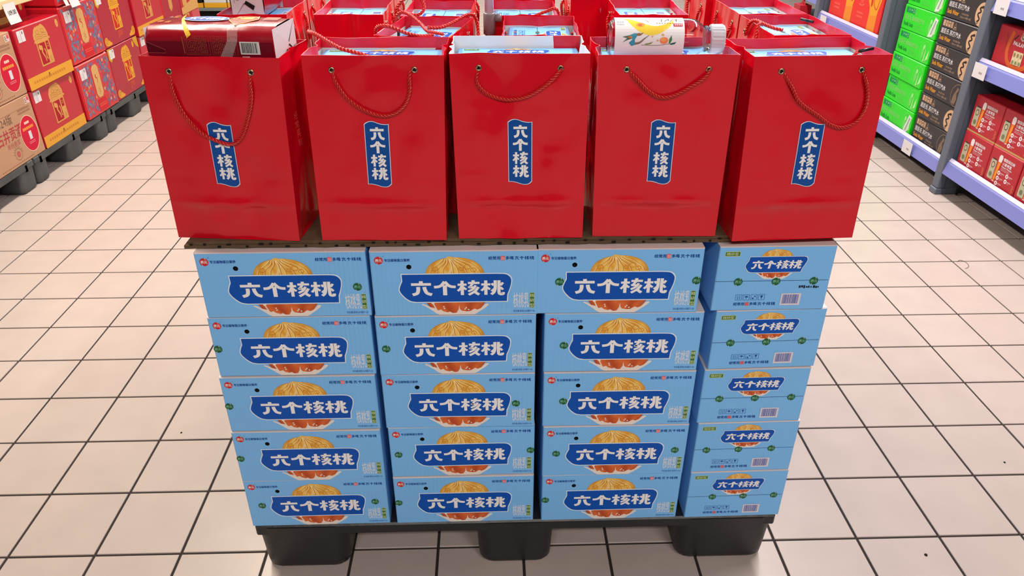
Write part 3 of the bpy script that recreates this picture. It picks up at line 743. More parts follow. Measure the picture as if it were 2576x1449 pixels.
RB = [
 ('red paper gift bag under crossed cords, behind the second front bag', -0.157, 0.172, -101, 0.185, 11, (None, None), 'a'),
 ('red paper gift bag in the second row, right of the grey sign pole', 0.049, 0.175, -92.5, 0.188, 12, ('a', 'b'), 'b'),
 ('red paper gift bag behind the rightmost front bag, second from the front', 0.511, 0.172, -90, 0.196, 13, (None, 'b'), 'c'),
 ('red paper gift bag behind the second front bag, its narrow side facing out', -0.315, 0.385, 90, 0.185, 14, ('a', 'b'), 'd'),
 ('red paper gift bag in the left column behind the wrapped red pack', -0.503, 0.392, 90, 0.185, 15, ('a', 'b'), 'e'),
 ('red paper gift bag with a looped cord, third row, left of the sign pole', -0.142, 0.362, 87, 0.185, 16, (None, 'b'), 'f'),
 ('red paper gift bag standing behind the grey sign pole', 0.025, 0.365, -91, 0.175, 17, ('a', None), 'g'),
 ('red paper gift bag behind the clear bottle', 0.279, 0.369, 88.5, 0.188, 18, ('a', 'b'), 'h'),
 ('red paper gift bag in the right column, third from the front', 0.511, 0.374, -90, 0.19, 19, ('a', 'b'), 'i'),
 ('red paper gift bag in the fourth row, left of the grey sign pole', -0.140, 0.560, 90, 0.19, 20, ('a', 'b'), 'j'),
 ('red paper gift bag in the fourth row, directly behind the grey sign pole', 0.032, 0.555, -90, 0.19, 21, ('a', 'b'), 'k'),
 ('red paper gift bag in the fourth row, glimpsed left behind the bottle', 0.201, 0.565, -90, 0.19, 22, ('a', 'b'), 'l'),
 ('red paper gift bag at the back of the right column', 0.50, 0.580, -90, 0.19, 23, ('a', 'b'), 'm'),
 ('red paper gift bag at the back, left of the middle', -0.315, 0.585, 90, 0.19, 24, ('a', 'b'), 'n'),
 ('red paper gift bag at the back of the left column', -0.503, 0.590, 90, 0.19, 25, ('a', 'b'), 'o')]
RBT = {}
for lab, x, y, rz, wl, sd, rp, k in RB:
    t = make_bag(lab, (x, y), math.radians(rz), wl, 0.134, (0, 0), sd, rp, False, wrinkle=0.8); RBT[k] = t
    o = fill_bag(t, 'blue carton in the ' + lab.replace('red paper gift bag', 'red bag'), (0, 0))
    o.scale = (min(1, (wl-0.012)/IW), 0.97, 1)
RZ = 1.152
rope_local(BAGS[1], [(-0.346, 0.075, 1.150), (-0.338, 0.040, 1.166), (-0.328, 0.015, 1.170), (-0.313, -0.002, 1.168), (-0.296, -0.018, 1.162), (-0.275, -0.030, 1.154), (-0.250, -0.030, 1.147), (-0.225, -0.022, 1.137)])
ta = RBT['a']
rope_local(ta, [(-0.238, 0.125, 1.125), (-0.240, 0.115, 1.148), (-0.233, 0.098, 1.163), (-0.215, 0.085, 1.166), (-0.196, 0.084, 1.160), (-0.178, 0.080, 1.154), (-0.160, 0.088, 1.149), (-0.140, 0.105, 1.147)])
rope_local(ta, [(-0.222, 0.215, 1.125), (-0.219, 0.212, 1.150), (-0.205, 0.205, 1.168), (-0.186, 0.190, 1.166), (-0.165, 0.160, 1.156), (-0.152, 0.130, 1.150), (-0.138, 0.110, 1.151), (-0.122, 0.090, 1.152)])
rope_local(ta, [(-0.150, 0.125, 1.156), (-0.130, 0.135, 1.154), (-0.108, 0.155, 1.158), (-0.084, 0.185, 1.166), (-0.069, 0.205, 1.160), (-0.063, 0.200, 1.135), (-0.066, 0.185, 1.105)])
rope_local(RBT['f'], [(-0.222, 0.300, 1.110), (-0.224, 0.297, 1.150), (-0.212, 0.300, 1.172), (-0.192, 0.305, 1.182), (-0.174, 0.302, 1.176), (-0.168, 0.292, 1.160), (-0.180, 0.285, 1.150), (-0.200, 0.287, 1.152)])
rope_local(RBT['c'], [(0.438, 0.205, 1.125), (0.4385, 0.195, 1.148), (0.443, 0.178, 1.156), (0.456, 0.160, 1.152), (0.470, 0.145, 1.148), (0.482, 0.140, 1.146)])
rope_local(RBT['c'], [(0.452, 0.160, 1.152), (0.441, 0.150, 1.154), (0.4365, 0.142, 1.135), (0.4375, 0.135, 1.110)])
tip_local(RBT['c'], (0.545, 0.225, 1.150), (0.562, 0.205, 1.148))
rope_local(RBT['d'], [(-0.376, 0.335, 1.128), (-0.372, 0.335, 1.138), (-0.355, 0.337, 1.141), (-0.335, 0.334, 1.141), (-0.322, 0.335, 1.139)])
tip_local(RBT['d'], (-0.322, 0.335, 1.139), (-0.309, 0.332, 1.138))
rope_local(RBT['g'], [(0.091, 0.300, 1.110), (0.094, 0.301, 1.146), (0.086, 0.303, 1.158), (0.070, 0.306, 1.152), (0.053, 0.306, 1.146), (0.044, 0.305, 1.142)])
tip_local(RBT['g'], (0.044, 0.305, 1.142), (0.030, 0.303, 1.140))
tip_local(BAGS[4], (0.530, -0.058, 1.151), (0.556, -0.054, 1.155)); rope_local(BAGS[4], [(0.524, -0.066, 1.130), (0.525, -0.062, 1.146), (0.531, -0.058, 1.151)])
tip_local(RBT['a'], (-0.205, 0.150, 1.130), (-0.204, 0.150, 1.150))

# ------------------------------------------------------------------ wrapped red pack on the first bag
m_foil = mat('red_foil_wrap', rgb(150, 6, 28), 0.22, coat=0.5, bump=(9, 0.12))
m_wend = mat('white_wrap_end', rgb(214, 205, 208), 0.45, bump=(14, 0.2))
PW, PD, PH = 0.200, 0.106, 0.060
def pillow_pack(t, w, d, h, m, body='wrapper'):
    """rounded-edge pack swept along x with slightly sagging ends"""
    mb = MB(); n = 26; prof = []
    r = 0.026
    for cx, cz, st in ((d/2-r, h-r, 0), (-d/2+r, h-r, 90), (-d/2+r, r, 180), (d/2-r, r, 270)):
        for k in range(6):
            a = math.radians(st + 18*k); prof.append((cx + r*math.cos(a), cz + r*math.sin(a)))
    m_ = len(prof); vs = []
    for i in range(n+1):
        x = -w/2 + w*i/n; e = abs(i/n - 0.5)*2; k = 1 - 0.03*e**4
        for (a, b) in prof: vs.append((x, a*k + 0.0008*noise.noise(Vector((x*30, a*30, b*30))), h/2 + (b-h/2)*k + 0.0012*noise.noise(Vector((x*25, a*25, 7)))))
    fs = [(i*m_+k, i*m_+(k+1) % m_, (i+1)*m_+(k+1) % m_, (i+1)*m_+k) for i in range(n) for k in range(m_)]
    mb.add(vs, fs, 0, True)
    return part(body, mb, m, t), prof
def pack_end(t, x, d, h, s):
    """folded gift-wrap end: four triangles meeting at a pinched centre"""
    mb = MB(); y0, y1, z0, z1 = -d/2+0.003, d/2-0.003, 0.003, h-0.003; c = (x + s*0.001, 0.004, h*0.42)
    q = [(x, y0, z0), (x, y1, z0), (x, y1, z1), (x, y0, z1)]
    for i in range(4):
        a, b = Vector(q[i]), Vector(q[(i+1) % 4]); off = s*(0.0015 + 0.0022*(i % 2))
        mb.add([a, b, (c[0] + off, c[1] + 0.002*(i-1.5), c[2] + 0.002*(i % 2))], [(0,1,2)])
    mb.add(q, [(0,1,2,3)])
    part('folded_end', mb, m_wend, t)
tp = thing('wrapped_pack', 'dark red wrapped drink pack with barcode lying on top of the leftmost front bag', 'gift pack', (-0.4645, 0.001, 1.1312), math.radians(-5.5))
pillow_pack(tp, PW, PD, PH, m_foil)
pack_end(tp, PW/2, PD, PH, 1); pack_end(tp, -PW/2, PD, PH, -1)
GOLD = rgb(226, 160, 60)
d = Dec()      # front side: darker maroon panel with the print over it
d.rect(0.002, -0.004, 0.220, 0.040, rgb(104, 6, 28), 0.3); rr = random.Random(8)
for bx, bw in ((0.070, 0.042), (0.116, 0.044)):
    d.frame(bx, 0.016, bx+bw, 0.050, 0.0004, rgb(150, 84, 60), 1)
    for k in range(12):
        x = bx + 0.003 + k*(bw-0.006)/12; y = 0.018
        while y < 0.046:
            l = rr.uniform(0.001, 0.006); d.rect(x, y, x+0.0011, min(y+l, 0.048), rgb(136, 74, 52), 1); y += l + rr.uniform(0.0006, 0.003)
d.rect(0.066, 0.018, 0.0675, 0.049, rgb(150, 84, 60), 1)
d.rect(0.1645, 0.018, 0.1985, 0.041, rgb(205, 205, 205), 1)
x = 0.167
while x < 0.195:
    w = rr.choice((0.0005, 0.001, 0.0014)); d.rect(x, 0.0205, min(x+w, 0.196), 0.039, rgb(18, 18, 24), 2); x += w + rr.choice((0.0005, 0.0009))
for k in range(6): d.rect(0.1665 + k*0.0022, 0.0125, 0.168 + k*0.0022, 0.0145, rgb(215, 190, 190), 1)
d.poly([(0.002, 0.038), (0.032, 0.024), (0.032, 0.019), (0.002, 0.019)], rgb(84, 5, 24), 0.6); d.stroke([(0.002, 0.039), (0.033, 0.0245), (0.033, 0.0185), (0.002, 0.0185)], 0.0006, rgb(175, 90, 90), 1, 0)
link('side_print', d.data('side_print', m_printg, lambda u, v, w: (u*0.90 - PW/2, -PD/2 - 0.0012 - w, v*0.82 + 0.006)), tp)
def top_wrap(u, v, w):
    r, yy = 0.026, v*1.16 - 0.008 - PD/2; f = PD/2 - r; q = 0.0014 + w
    if abs(yy) <= f: return (u*0.90 - PW/2, yy, PH + q)
    an = min((abs(yy) - f)/r, 1.5); sg = 1 if yy > 0 else -1
    return (u*0.90 - PW/2, sg*(f + (r + q)*math.sin(an)), PH - r + (r + q)*math.cos(an))
d = Dec()      # top print
def oval_banner(d, cx, cy, rx, ry, L):
    d.ell(cx, cy, rx, ry, rgb(222, 226, 238), L, 40); d.ell(cx, cy, rx*0.955, ry*0.88, rgb(22, 82, 175), L+1, 40)
    for i, ch in enumerate('六个核桃'): brand_char(d, ch, cx - rx*0.80 + i*rx*0.40, cy - ry*0.52, ry*1.02, WHITE, L+2)
oval_banner(d, 0.085, 0.058, 0.040, 0.017, 1)
d.stroke([(0.030, 0.098), (0.042, 0.060), (0.060, 0.030), (0.078, 0.004)], 0.0012, rgb(235, 190, 60), 1, 8, w1=0.008)
for i, (x, y) in enumerate(((0.022, 0.075), (0.026, 0.06), (0.016, 0.03), (0.030, 0.028))):
    d.text('福利装送'[i], x, y, 0.012, GOLD, 1, w=0.009, cx=True)
fan = [(0.128, 0.052), (0.136, 0.076), (0.152, 0.086), (0.170, 0.078), (0.178, 0.056), (0.153, 0.022)]
d.poly(fan, rgb(196, 40, 36), 1)
d.stroke(fan + [fan[0]], 0.0018, GOLD, 2, 0)
d.ring(0.153, 0.062, 0.021, 0.016, 0.0014, GOLD, 3)
d.text('六', 0.142, 0.058, 0.012, rgb(240, 190, 70), 3, w=0.010, cx=True, bold=0.02); d.text('福', 0.153, 0.054, 0.016, rgb(240, 190, 70), 3, w=0.012, cx=True, bold=0.02); d.rect(0.159, 0.055, 0.168, 0.07, rgb(228, 170, 70), 3)
d.ring(0.153, 0.036, 0.003, 0.003, 0.0008, GOLD, 3, 12)
for k in range(4): d.rect(0.186, 0.055 + k*0.005, 0.212, 0.058 + k*0.005, rgb(216, 96, 66), 1)
link('top_print', d.data('top_print', m_printg, top_wrap), tp)
tape = MB(); tape.add([(0.030,-PD/2-0.0030,0.040),(0.046,-PD/2-0.0030,0.040),(0.034,-PD/2-0.003,0.016),(0.012,-PD/2-0.003,0.011),(0.030,-PD/2+0.004,0.056),(0.046,-PD/2+0.004,0.056),(0.030,-PD/2+0.020,PH+0.0022),(0.046,-PD/2+0.020,PH+0.0022)], [(0,1,2,3),(0,4,5,1),(4,6,7,5)])
m_tape = mat('clear_tape', rgb(235, 220, 220), 0.12, alpha=0.22, bump=(60, 0.6), coat=1.0)
part('clear_tape', tape, m_tape, tp)

# ------------------------------------------------------------------ white-ended wrapped pack in the left rear bag
tp2 = thing('wrapped_pack', 'red wrapped pack with its white folded end towards the camera, in the left rear bag', 'gift pack', (-0.5175, 0.405, 1.1312), math.radians(90))
pillow_pack(tp2, 0.150, 0.068, 0.085, m_foil); pack_end(tp2, -0.075, 0.068, 0.085, -1); pack_end(tp2, 0.075, 0.068, 0.085, 1)
d = Dec(); d.ell(0.018, 0.045, 0.0042, 0.0042, rgb(25, 25, 30), 1, 16); d.ell(0.019, 0.046, 0.0016, 0.0016, WHITE, 2, 10); d.rect(0.011, 0.035, 0.0115, 0.055, rgb(60, 60, 70), 1)
d.poly([(0.030, 0.034), (0.046, 0.022), (0.05, 0.03), (0.034, 0.04)], rgb(26, 22, 24), 1)
link('end_print', d.data('end_print', m_printm, lambda u, v, w: (-0.0795 - w, 0.034 - u, v)), tp2)

# ------------------------------------------------------------------ clear bottle lying on the fourth bag
m_pet = mat('clear_plastic', (0.95, 0.95, 0.95, 1), 0.04, trans=1.0, ior=1.25)
m_cap = mat('frosted_cap', rgb(225, 228, 235), 0.28, trans=0.45, ior=1.3)
tb = thing('plastic_bottle', 'clear plastic drink bottle with a white illustrated label lying on the fourth front bag', 'bottle', (0.146, -0.004, 1.1625), math.radians(-3))
BR = 0.0305
o_ = [(0.002, 0.020), (0.0, 0.024)]
prof = [(0.012, 0.004), (0.022, 0.0), (0.027, 0.004), (BR, 0.012), (BR*0.97, 0.022), (BR, 0.027), (BR, 0.126), (BR*0.985, 0.134), (BR*0.88, 0.142), (BR*0.70, 0.149), (0.0185, 0.153), (0.0175, 0.158)]
inner = [(0.0165, 0.158), (0.0172, 0.153), (BR*0.66, 0.149), (BR*0.84, 0.142), (BR*0.945, 0.134), (BR*0.96, 0.126), (BR*0.96, 0.027), (BR*0.93, 0.022), (BR*0.96, 0.012), (0.0255, 0.006), (0.021, 0.002), (0.011, 0.006)]
mb = MB(); mb.lathe(prof + inner, 40, 0, 'x', cap=False)
vb = len(mb.v)//40
mb.add([mb.v[k] for k in range(40)], [tuple(range(40))]); part('bottle_shell', mb, m_pet, tb)
mb = MB(); mb.lathe([(0.0155, 0.154), (0.0198, 0.1545), (0.0202, 0.157), (0.0186, 0.158), (0.0186, 0.1605)], 28, 0, 'x'); part('neck_ring', mb, m_pet, tb)
mb = MB(); cp_n = 48
pr = [(0.0182, 0.1605), (0.0215, 0.162), (0.0222, 0.164), (0.0222, 0.181), (0.0208, 0.1835), (0.004, 0.184)]
o0 = len(mb.v)
for r, hh in pr:
    for k in range(cp_n):
        a = 2*PI*k/cp_n; q = r*(1.0 if (k % 2 or r < 0.0219) else 0.972); mb.v.append((hh, q*math.cos(a), q*math.sin(a)))
for i in range(len(pr)-1):
    for k in range(cp_n): mb.f.append((i*cp_n+k, i*cp_n+(k+1) % cp_n, (i+1)*cp_n+(k+1) % cp_n, (i+1)*cp_n+k)); mb.m.append(0); mb.sm.append(False)
mb.f.append(tuple(range((len(pr)-1)*cp_n, len(pr)*cp_n))); mb.m.append(0); mb.sm.append(False)
part('cap', mb, m_cap, tb)
# label wrap: u along the axis, v = arc length up the front from the axis level
d = Dec(); LW = 0.094; A0 = -0.045; A1 = 0.075
for k in range(24):
    d.rect(0, A0 + (A1-A0)*k/24, LW, A0 + (A1-A0)*(k+1)/24, rgb(236, 232, 236), 0)
def arcpoly(pts): return pts
def moonrows(p, v): return mixc(rgb(242, 205, 60), rgb(232, 170, 30), 0.5 + 0.5*p)
mo = [(0.014, 0.0405)] + [(0.014 + 0.070*k/14, 0.0405 - 0.0395*math.sin(PI*k/14)**0.8) for k in range(1, 14)] + [(0.084, 0.030)] + [(0.084 - 0.052*k/8, 0.030 - 0.006*math.sin(PI*k/8) + 0.010*k/8) for k in range(1, 8)] + [(0.028, 0.0405)]
for k in range(14):
    x0, x1 = 0.014 + 0.070*k/14, 0.014 + 0.070*(k+1)/14
    lo0, lo1 = 0.040 - 0.036*math.sin(PI*k/14)**0.7, 0.040 - 0.036*math.sin(PI*(k+1)/14)**0.7
    up0, up1 = 0.041 - 0.020*math.sin(PI*(k/14)**1.3), 0.041 - 0.020*math.sin(PI*((k+1)/14)**1.3)
    for j in range(6):
        a0, a1 = lo0 + (up0-lo0)*j/6, lo0 + (up0-lo0)*(j+1)/6; b0, b1 = lo1 + (up1-lo1)*j/6, lo1 + (up1-lo1)*(j+1)/6
        d.tri([(x0, a0), (x1, b0), (x1, b1), (x0, a1)], [(0,1,2,3)], mixc(rgb(244, 212, 70), rgb(236, 176, 40), j/6*abs(k-5)/8), 1)
d.ell(0.0345, 0.024, 0.006, 0.0045, rgb(240, 165, 80), 2, 14); d.ell(0.034, 0.0235, 0.0028, 0.0024, rgb(240, 110, 70), 3, 12)
d.stroke([(0.018, 0.044), (0.028, 0.042), (0.040, 0.037), (0.046, 0.030)], 0.0008, rgb(150, 110, 60), 2)
BLK = rgb(40, 40, 44)
for pts in ([(0.046, 0.036), (0.062, 0.038)], [(0.063, 0.031), (0.064, 0.040)], [(0.067, 0.032), (0.072, 0.038)], [(0.073, 0.034), (0.073, 0.041)], [(0.075, 0.032), (0.080, 0.040)], [(0.083, 0.031), (0.084, 0.041)], [(0.080, 0.036), (0.088, 0.036)]): d.stroke(pts, 0.0009, BLK, 3, 0)
for k in range(7): d.rect(0.056 + k*0.0036, 0.0265, 0.0578 + k*0.0036, 0.0280, rgb(140, 110, 50), 3)
d.rect(0.079, 0.0205, 0.0915, 0.0265, rgb(196, 30, 50), 2)
for k in range(4): d.rect(0.0805 + k*0.0027, 0.0222, 0.0825 + k*0.0027, 0.0248, rgb(240, 200, 205), 3)
d.text('500ml', 0.0125, 0.0265, 0.004, rgb(170, 170, 178), 2, w=0.010, rot=PI)
for k in range(3): d.rect(0.003 + k*0.0033, 0.0290, 0.0055 + k*0.0033, 0.0312, rgb(170, 170, 178), 2)
def star(cx, cy, r, col):
    d.poly([(cx + (r if k % 2 == 0 else r*0.45)*math.sin(PI*k/5), cy + (r if k % 2 == 0 else r*0.45)*math.cos(PI*k/5)) for k in range(10)], col, 2)
star(0.0645, 0.005, 0.0030, rgb(236, 160, 80)); star(0.0505, 0.002, 0.0021, rgb(236, 160, 100)); star(0.058, -0.0045, 0.0023, rgb(236, 160, 90))
d.ell(0.0665, -0.0045, 0.0058, 0.0058, rgb(238, 140, 90), 2, 20); d.ell(0.0655, -0.0032, 0.0035, 0.0035, rgb(242, 165, 100), 3, 14)
d.poly([(0.073, -0.010), (0.0735, -0.002), (0.0765, 0.0045), (0.0775, -0.003), (0.0755, -0.0085)], rgb(70, 130, 70), 2)
d.poly([(0.074, -0.010), (0.078, -0.0085), (0.0835, -0.0068), (0.0815, -0.0105), (0.0765, -0.0118)], rgb(20, 95, 90), 2)
d.poly([(0.040, -0.0105), (0.046, -0.009), (0.0525, -0.0065), (0.049, -0.0105), (0.043, -0.0120)], rgb(120, 150, 70), 2)
d.stroke([(0.036, -0.0125), (0.050, -0.0130), (0.062, -0.0125), (0.074, -0.0100)], 0.0007, rgb(120, 110, 80), 2)
# bird: wings, body, head
d.poly([(0.010, 0.0015), (0.022, 0.0045), (0.0285, 0.0060), (0.0245, -0.0010), (0.016, -0.0045), (0.010, -0.0085), (0.0165, -0.0010)], rgb(88, 110, 90), 2)
d.poly([(0.016, 0.001), (0.024, 0.0035), (0.023, -0.0015)], rgb(200, 130, 50), 3)
d.poly([(0.0185, 0.0035), (0.026, 0.0075), (0.0315, 0.0072), (0.0300, 0.0025), (0.027, -0.003), (0.028, -0.012), (0.023, -0.014), (0.019, -0.0085), (0.024, -0.003)], rgb(60, 150, 180), 3)
d.ell(0.0325, 0.0055, 0.0030, 0.0024, rgb(150, 100, 60), 4, 12); d.poly([(0.0345, 0.007), (0.0385, 0.0085), (0.036, 0.0045)], rgb(150, 90, 50), 4)
d.stroke([(0.0275, -0.010), (0.034, -0.008), (0.040, -0.0015), (0.046, 0.004)], 0.0040, rgb(140, 115, 105), 3, 5, w1=0.0008)
def wrapf(u, v, w):
    a = v*0.86 / BR + math.radians(13); r = BR + 0.0006 + w
    return (0.0085 + u*1.15, -r*math.cos(a), r*math.sin(a))
link('paper_label', d.data('paper_label', m_printm, wrapf), tb)

# ------------------------------------------------------------------ sign pole clamped to a bag rim
m_pole = mat('brushed_clear_plastic', rgb(228, 224, 230), 0.18, coat=0.4); m_clip = mat('grey_clamp', rgb(128, 118, 124), 0.35)
tq = thing('sign_pole', 'grey telescopic price sign pole clamped behind the middle gift bags', 'sign pole', (-0.0425, 0.262, 1.118))
mb = MB(); mb.tube([(0,0,0.030), (0,0,0.62)], 0.0085, 16); part('tube', mb, m_pole, tq)
mb = MB(); mb.lathe([(0.0095, 0.0), (0.0115, 0.001), (0.0115, 0.037), (0.0105, 0.040), (0.0088, 0.040)], 20); part('socket', mb, m_clip, tq)
mb = MB(); mb.lathe([(0.004, 0.008), (0.0078, 0.009), (0.0078, 0.020), (0.005, 0.0215)], 18, 0, 'x'); part('clamp_knob', mb, m_clip, tq, loc=(0.002, 0, 0.030))
mb = MB(); mb.box(-0.07, 0.07, -0.002, 0.002, 0.56, 0.75); part('sign_card', mb, m_white, tq)
mb = MB(); mb.box(-0.008, 0.008, 0.008, 0.018, 0.005, 0.034); part('clamp_jaw', mb, m_clip, tq)

# ================================================================== left aisle: boxed goods on pallets
PLT = 0.137
for i, y0 in enumerate((1.53, 2.34, 3.15, 3.96)):
    pallet('plastic_pallet', ('grey plastic pallet under the brown kraft cartons at the left edge', 'grey plastic pallet under the red gate and floral cartons', 'grey plastic pallet under the gold-cloud red cartons', 'grey plastic pallet at the far end of the left row')[i],
           -3.28, -2.285, y0, y0+0.80, [(-2.42,-2.287), (-2.86,-2.70), (-3.28,-3.14)], [(y0, y0+0.115), (y0+0.315, y0+0.48), (y0+0.665, y0+0.80)], PLT, m_palletg, 'grey pallets along the left aisle', slots=True, rad=0.018)
LX = -2.288
def lbox(mb, dp, w, h, c=0.004): mb.cbox(-dp, 0, 0, w, 0, h, c)
def lmap(u, v, w): return (0.0003 + w, u, v)
def rmap(u, v, w): return (-0.0003 - w, -u, v)
m_redbox = mat('red_gift_carton', rgb(166, 10, 34), 0.38, coat=0.15); m_redbox2 = mat('crimson_gift_carton', rgb(150, 10, 38), 0.4, coat=0.1)
m_floral = mat('red_frame_carton', rgb(182, 20, 34), 0.35, coat=0.2); m_kbox = mat('kraft_carton', rgb(164, 124, 96), 0.75, bump=(30, 0.1), vary=0.04)
GD = rgb(214, 154, 84); GD2 = rgb(226, 160, 52); RD = rgb(188, 18, 42)
def tagpair(d, x, y, L=3, s=1.0):
    for k in range(2): d.rect(x + k*0.032*s, y, x + (0.030 + k*0.032)*s, y + 0.052*s, rgb(226, 220, 222), L)
    d.rect(x + 0.044*s, y + 0.034*s, x + 0.050*s, y + 0.046*s, rgb(30, 30, 40), L+1)
    for j in range(3): d.rect(x + 0.006*s, y + 0.012*s + j*0.008*s, x + 0.024*s, y + 0.014*s + j*0.008*s, rgb(190, 186, 190), L+1)
def gate(d, cx, y0, w, h, col, inner, detail, L=1):
    """carved archway: crown with knobs over a pillar frame"""
    cr = [(-0.52,0.60),(-0.62,0.585),(-0.64,0.62),(-0.56,0.645),(-0.60,0.70),(-0.58,0.80),(-0.50,0.86),(-0.42,0.93),(-0.33,0.945),(-0.28,0.975),(-0.18,0.955),(-0.13,0.985),(-0.06,0.96),(0,0.99),(0.06,0.965),(0.16,1.0),(0.27,0.985),(0.36,0.945),(0.44,0.90),(0.52,0.82),(0.58,0.72),(0.56,0.655),(0.66,0.635),(0.64,0.595),(0.52,0.60)]
    P = lambda a, b: (cx + a*w/1.3, y0 + b*h)
    d.poly([P(a, b) for a, b in cr], col, L)
    d.poly([P(-0.52,0), P(0.52,0), P(0.52,0.61), P(-0.52,0.61)], col, L)
    d.poly([P(-0.44,0.035), P(0.14,0.035), P(0.14,0.56), P(-0.44,0.56)], inner, L+1); d.poly([P(0.22,0.34), P(0.44,0.34), P(0.44,0.56), P(0.22,0.56)], inner, L+1)
    d.stroke([P(-0.30,0.53), P(-0.34,0.44), P(-0.16,0.42), P(-0.22,0.34), P(-0.10,0.2), P(-0.08,0.09)], 0.10*w, col, L+2, 5, w1=0.04*w)
    d.ell(*P(-0.22,0.46), 0.085*w, 0.045*h, col, L+2, 12); d.stroke([P(0.0,0.40), P(0.06,0.30), P(0.02,0.20), P(0.07,0.13)], 0.05*w, col, L+2)
    d.ell(*P(0.33,0.49), 0.05*w, 0.02*h, detail, L+2, 8); d.ell(*P(0.33,0.43), 0.05*w, 0.02*h, detail, L+2, 8)
    for b in (0.66, 0.71, 0.76): d.stroke([P(-0.46,b), P(-0.2,b+0.02), P(0,b-0.005), P(0.2,b+0.02), P(0.46,b)], 0.012*w, detail, L+2)
    d.ring(*P(-0.18,0.83), 0.10*w, 0.05*h, 0.012*w, detail, L+2, 16); d.ring(*P(0.2,0.84), 0.10*w, 0.05*h, 0.012*w, detail, L+2, 16)
    for k in range(4): d.rect(*P(0.26,0.05+k*0.035), *P(0.42,0.07+k*0.035), mixc(col, detail, 0.4), L+2)
def gate_print(w, h):
    d = Dec(); d.rect(0, 0, w, 0.058*h/0.287*1.0, GD2, 1)
    for k in range(14): d.rect(0.10*w + k*0.052*w, 0.024*h/0.287, 0.10*w + k*0.052*w + 0.034*w, 0.036*h/0.287, rgb(196, 128, 42), 2)
    d.poly([(0.44*w, 0.046), (0.465*w, 0.046), (0.4525*w, 0.026)], rgb(90, 50, 20), 3)
    gate(d, 0.50*w, 0.082, 0.150, 0.192, GD, rgb(170, 16, 34), rgb(182, 122, 58)); tagpair(d, 0.045*w, 0.78*h)
    d.ell(0.90*w, 0.875*h, 0.014, 0.020, GD, 2, 16); d.stroke([(0.89*w, 0.875*h), (0.91*w, 0.865*h)], 0.002, RD, 3, 0)
    return d
def spiral(d, cx, cy, r, w, col, L):
    d.stroke([(cx + r*(1 - k/22)*math.cos(k*0.75), cy + r*(1 - k/22)*math.sin(k*0.75)) for k in range(18)], w, col, L, 2)
def cloud(d, x, y, s, col, det, L, mir=1):
    d.ell(x, y, s, s, col, L, 20); d.ell(x + mir*s*1.2, y - s*0.45, s*0.75, s*0.6, col, L, 16); d.ell(x + mir*s*2.1, y - s*0.75, s*0.6, s*0.35, col, L, 14); d.rect(min(x, x + mir*s*1.8), y - s*1.1, max(x, x + mir*s*1.8), y - s*0.4, col, L); spiral(d, x, y, s*0.75, s*0.09, det, L+1)
def cloud_print(w, h):
    d = Dec(); gate(d, 0.52*w, 0.078, 0.138, 0.205, rgb(226, 160, 48), rgb(196, 40, 24), rgb(170, 100, 30))
    for k in range(3): d.rect(0.45*w, 0.040 + k*0.010, 0.60*w, 0.046 + k*0.010, rgb(206, 78, 52), 2)
    d.poly([(0.45*w, 0.037), (0.475*w, 0.037), (0.462*w, 0.024)], rgb(224, 110, 70), 2)
    cloud(d, 0.065*w, 0.036, 0.024, GD2, rgb(176, 104, 26), 2); cloud(d, 0.935*w, 0.036, 0.024, GD2, rgb(176, 104, 26), 2, -1)
    d.poly([(0.0, h), (0.0, 0.80*h), (0.06*w, 0.74*h), (0.115*w, 0.80*h), (0.12*w, h)], rgb(206, 158, 40), 2); tagpair(d, 0.04*w, 0.80*h, 4)
    d.poly([(0.84*w, h), (0.84*w, 0.93*h), (0.90*w, 0.82*h), (0.985*w, 0.76*h), (0.97*w, h)], rgb(206, 158, 40), 2); d.ell(0.80*w, 0.88*h, 0.013, 0.02, GD2, 2, 14)
    return d
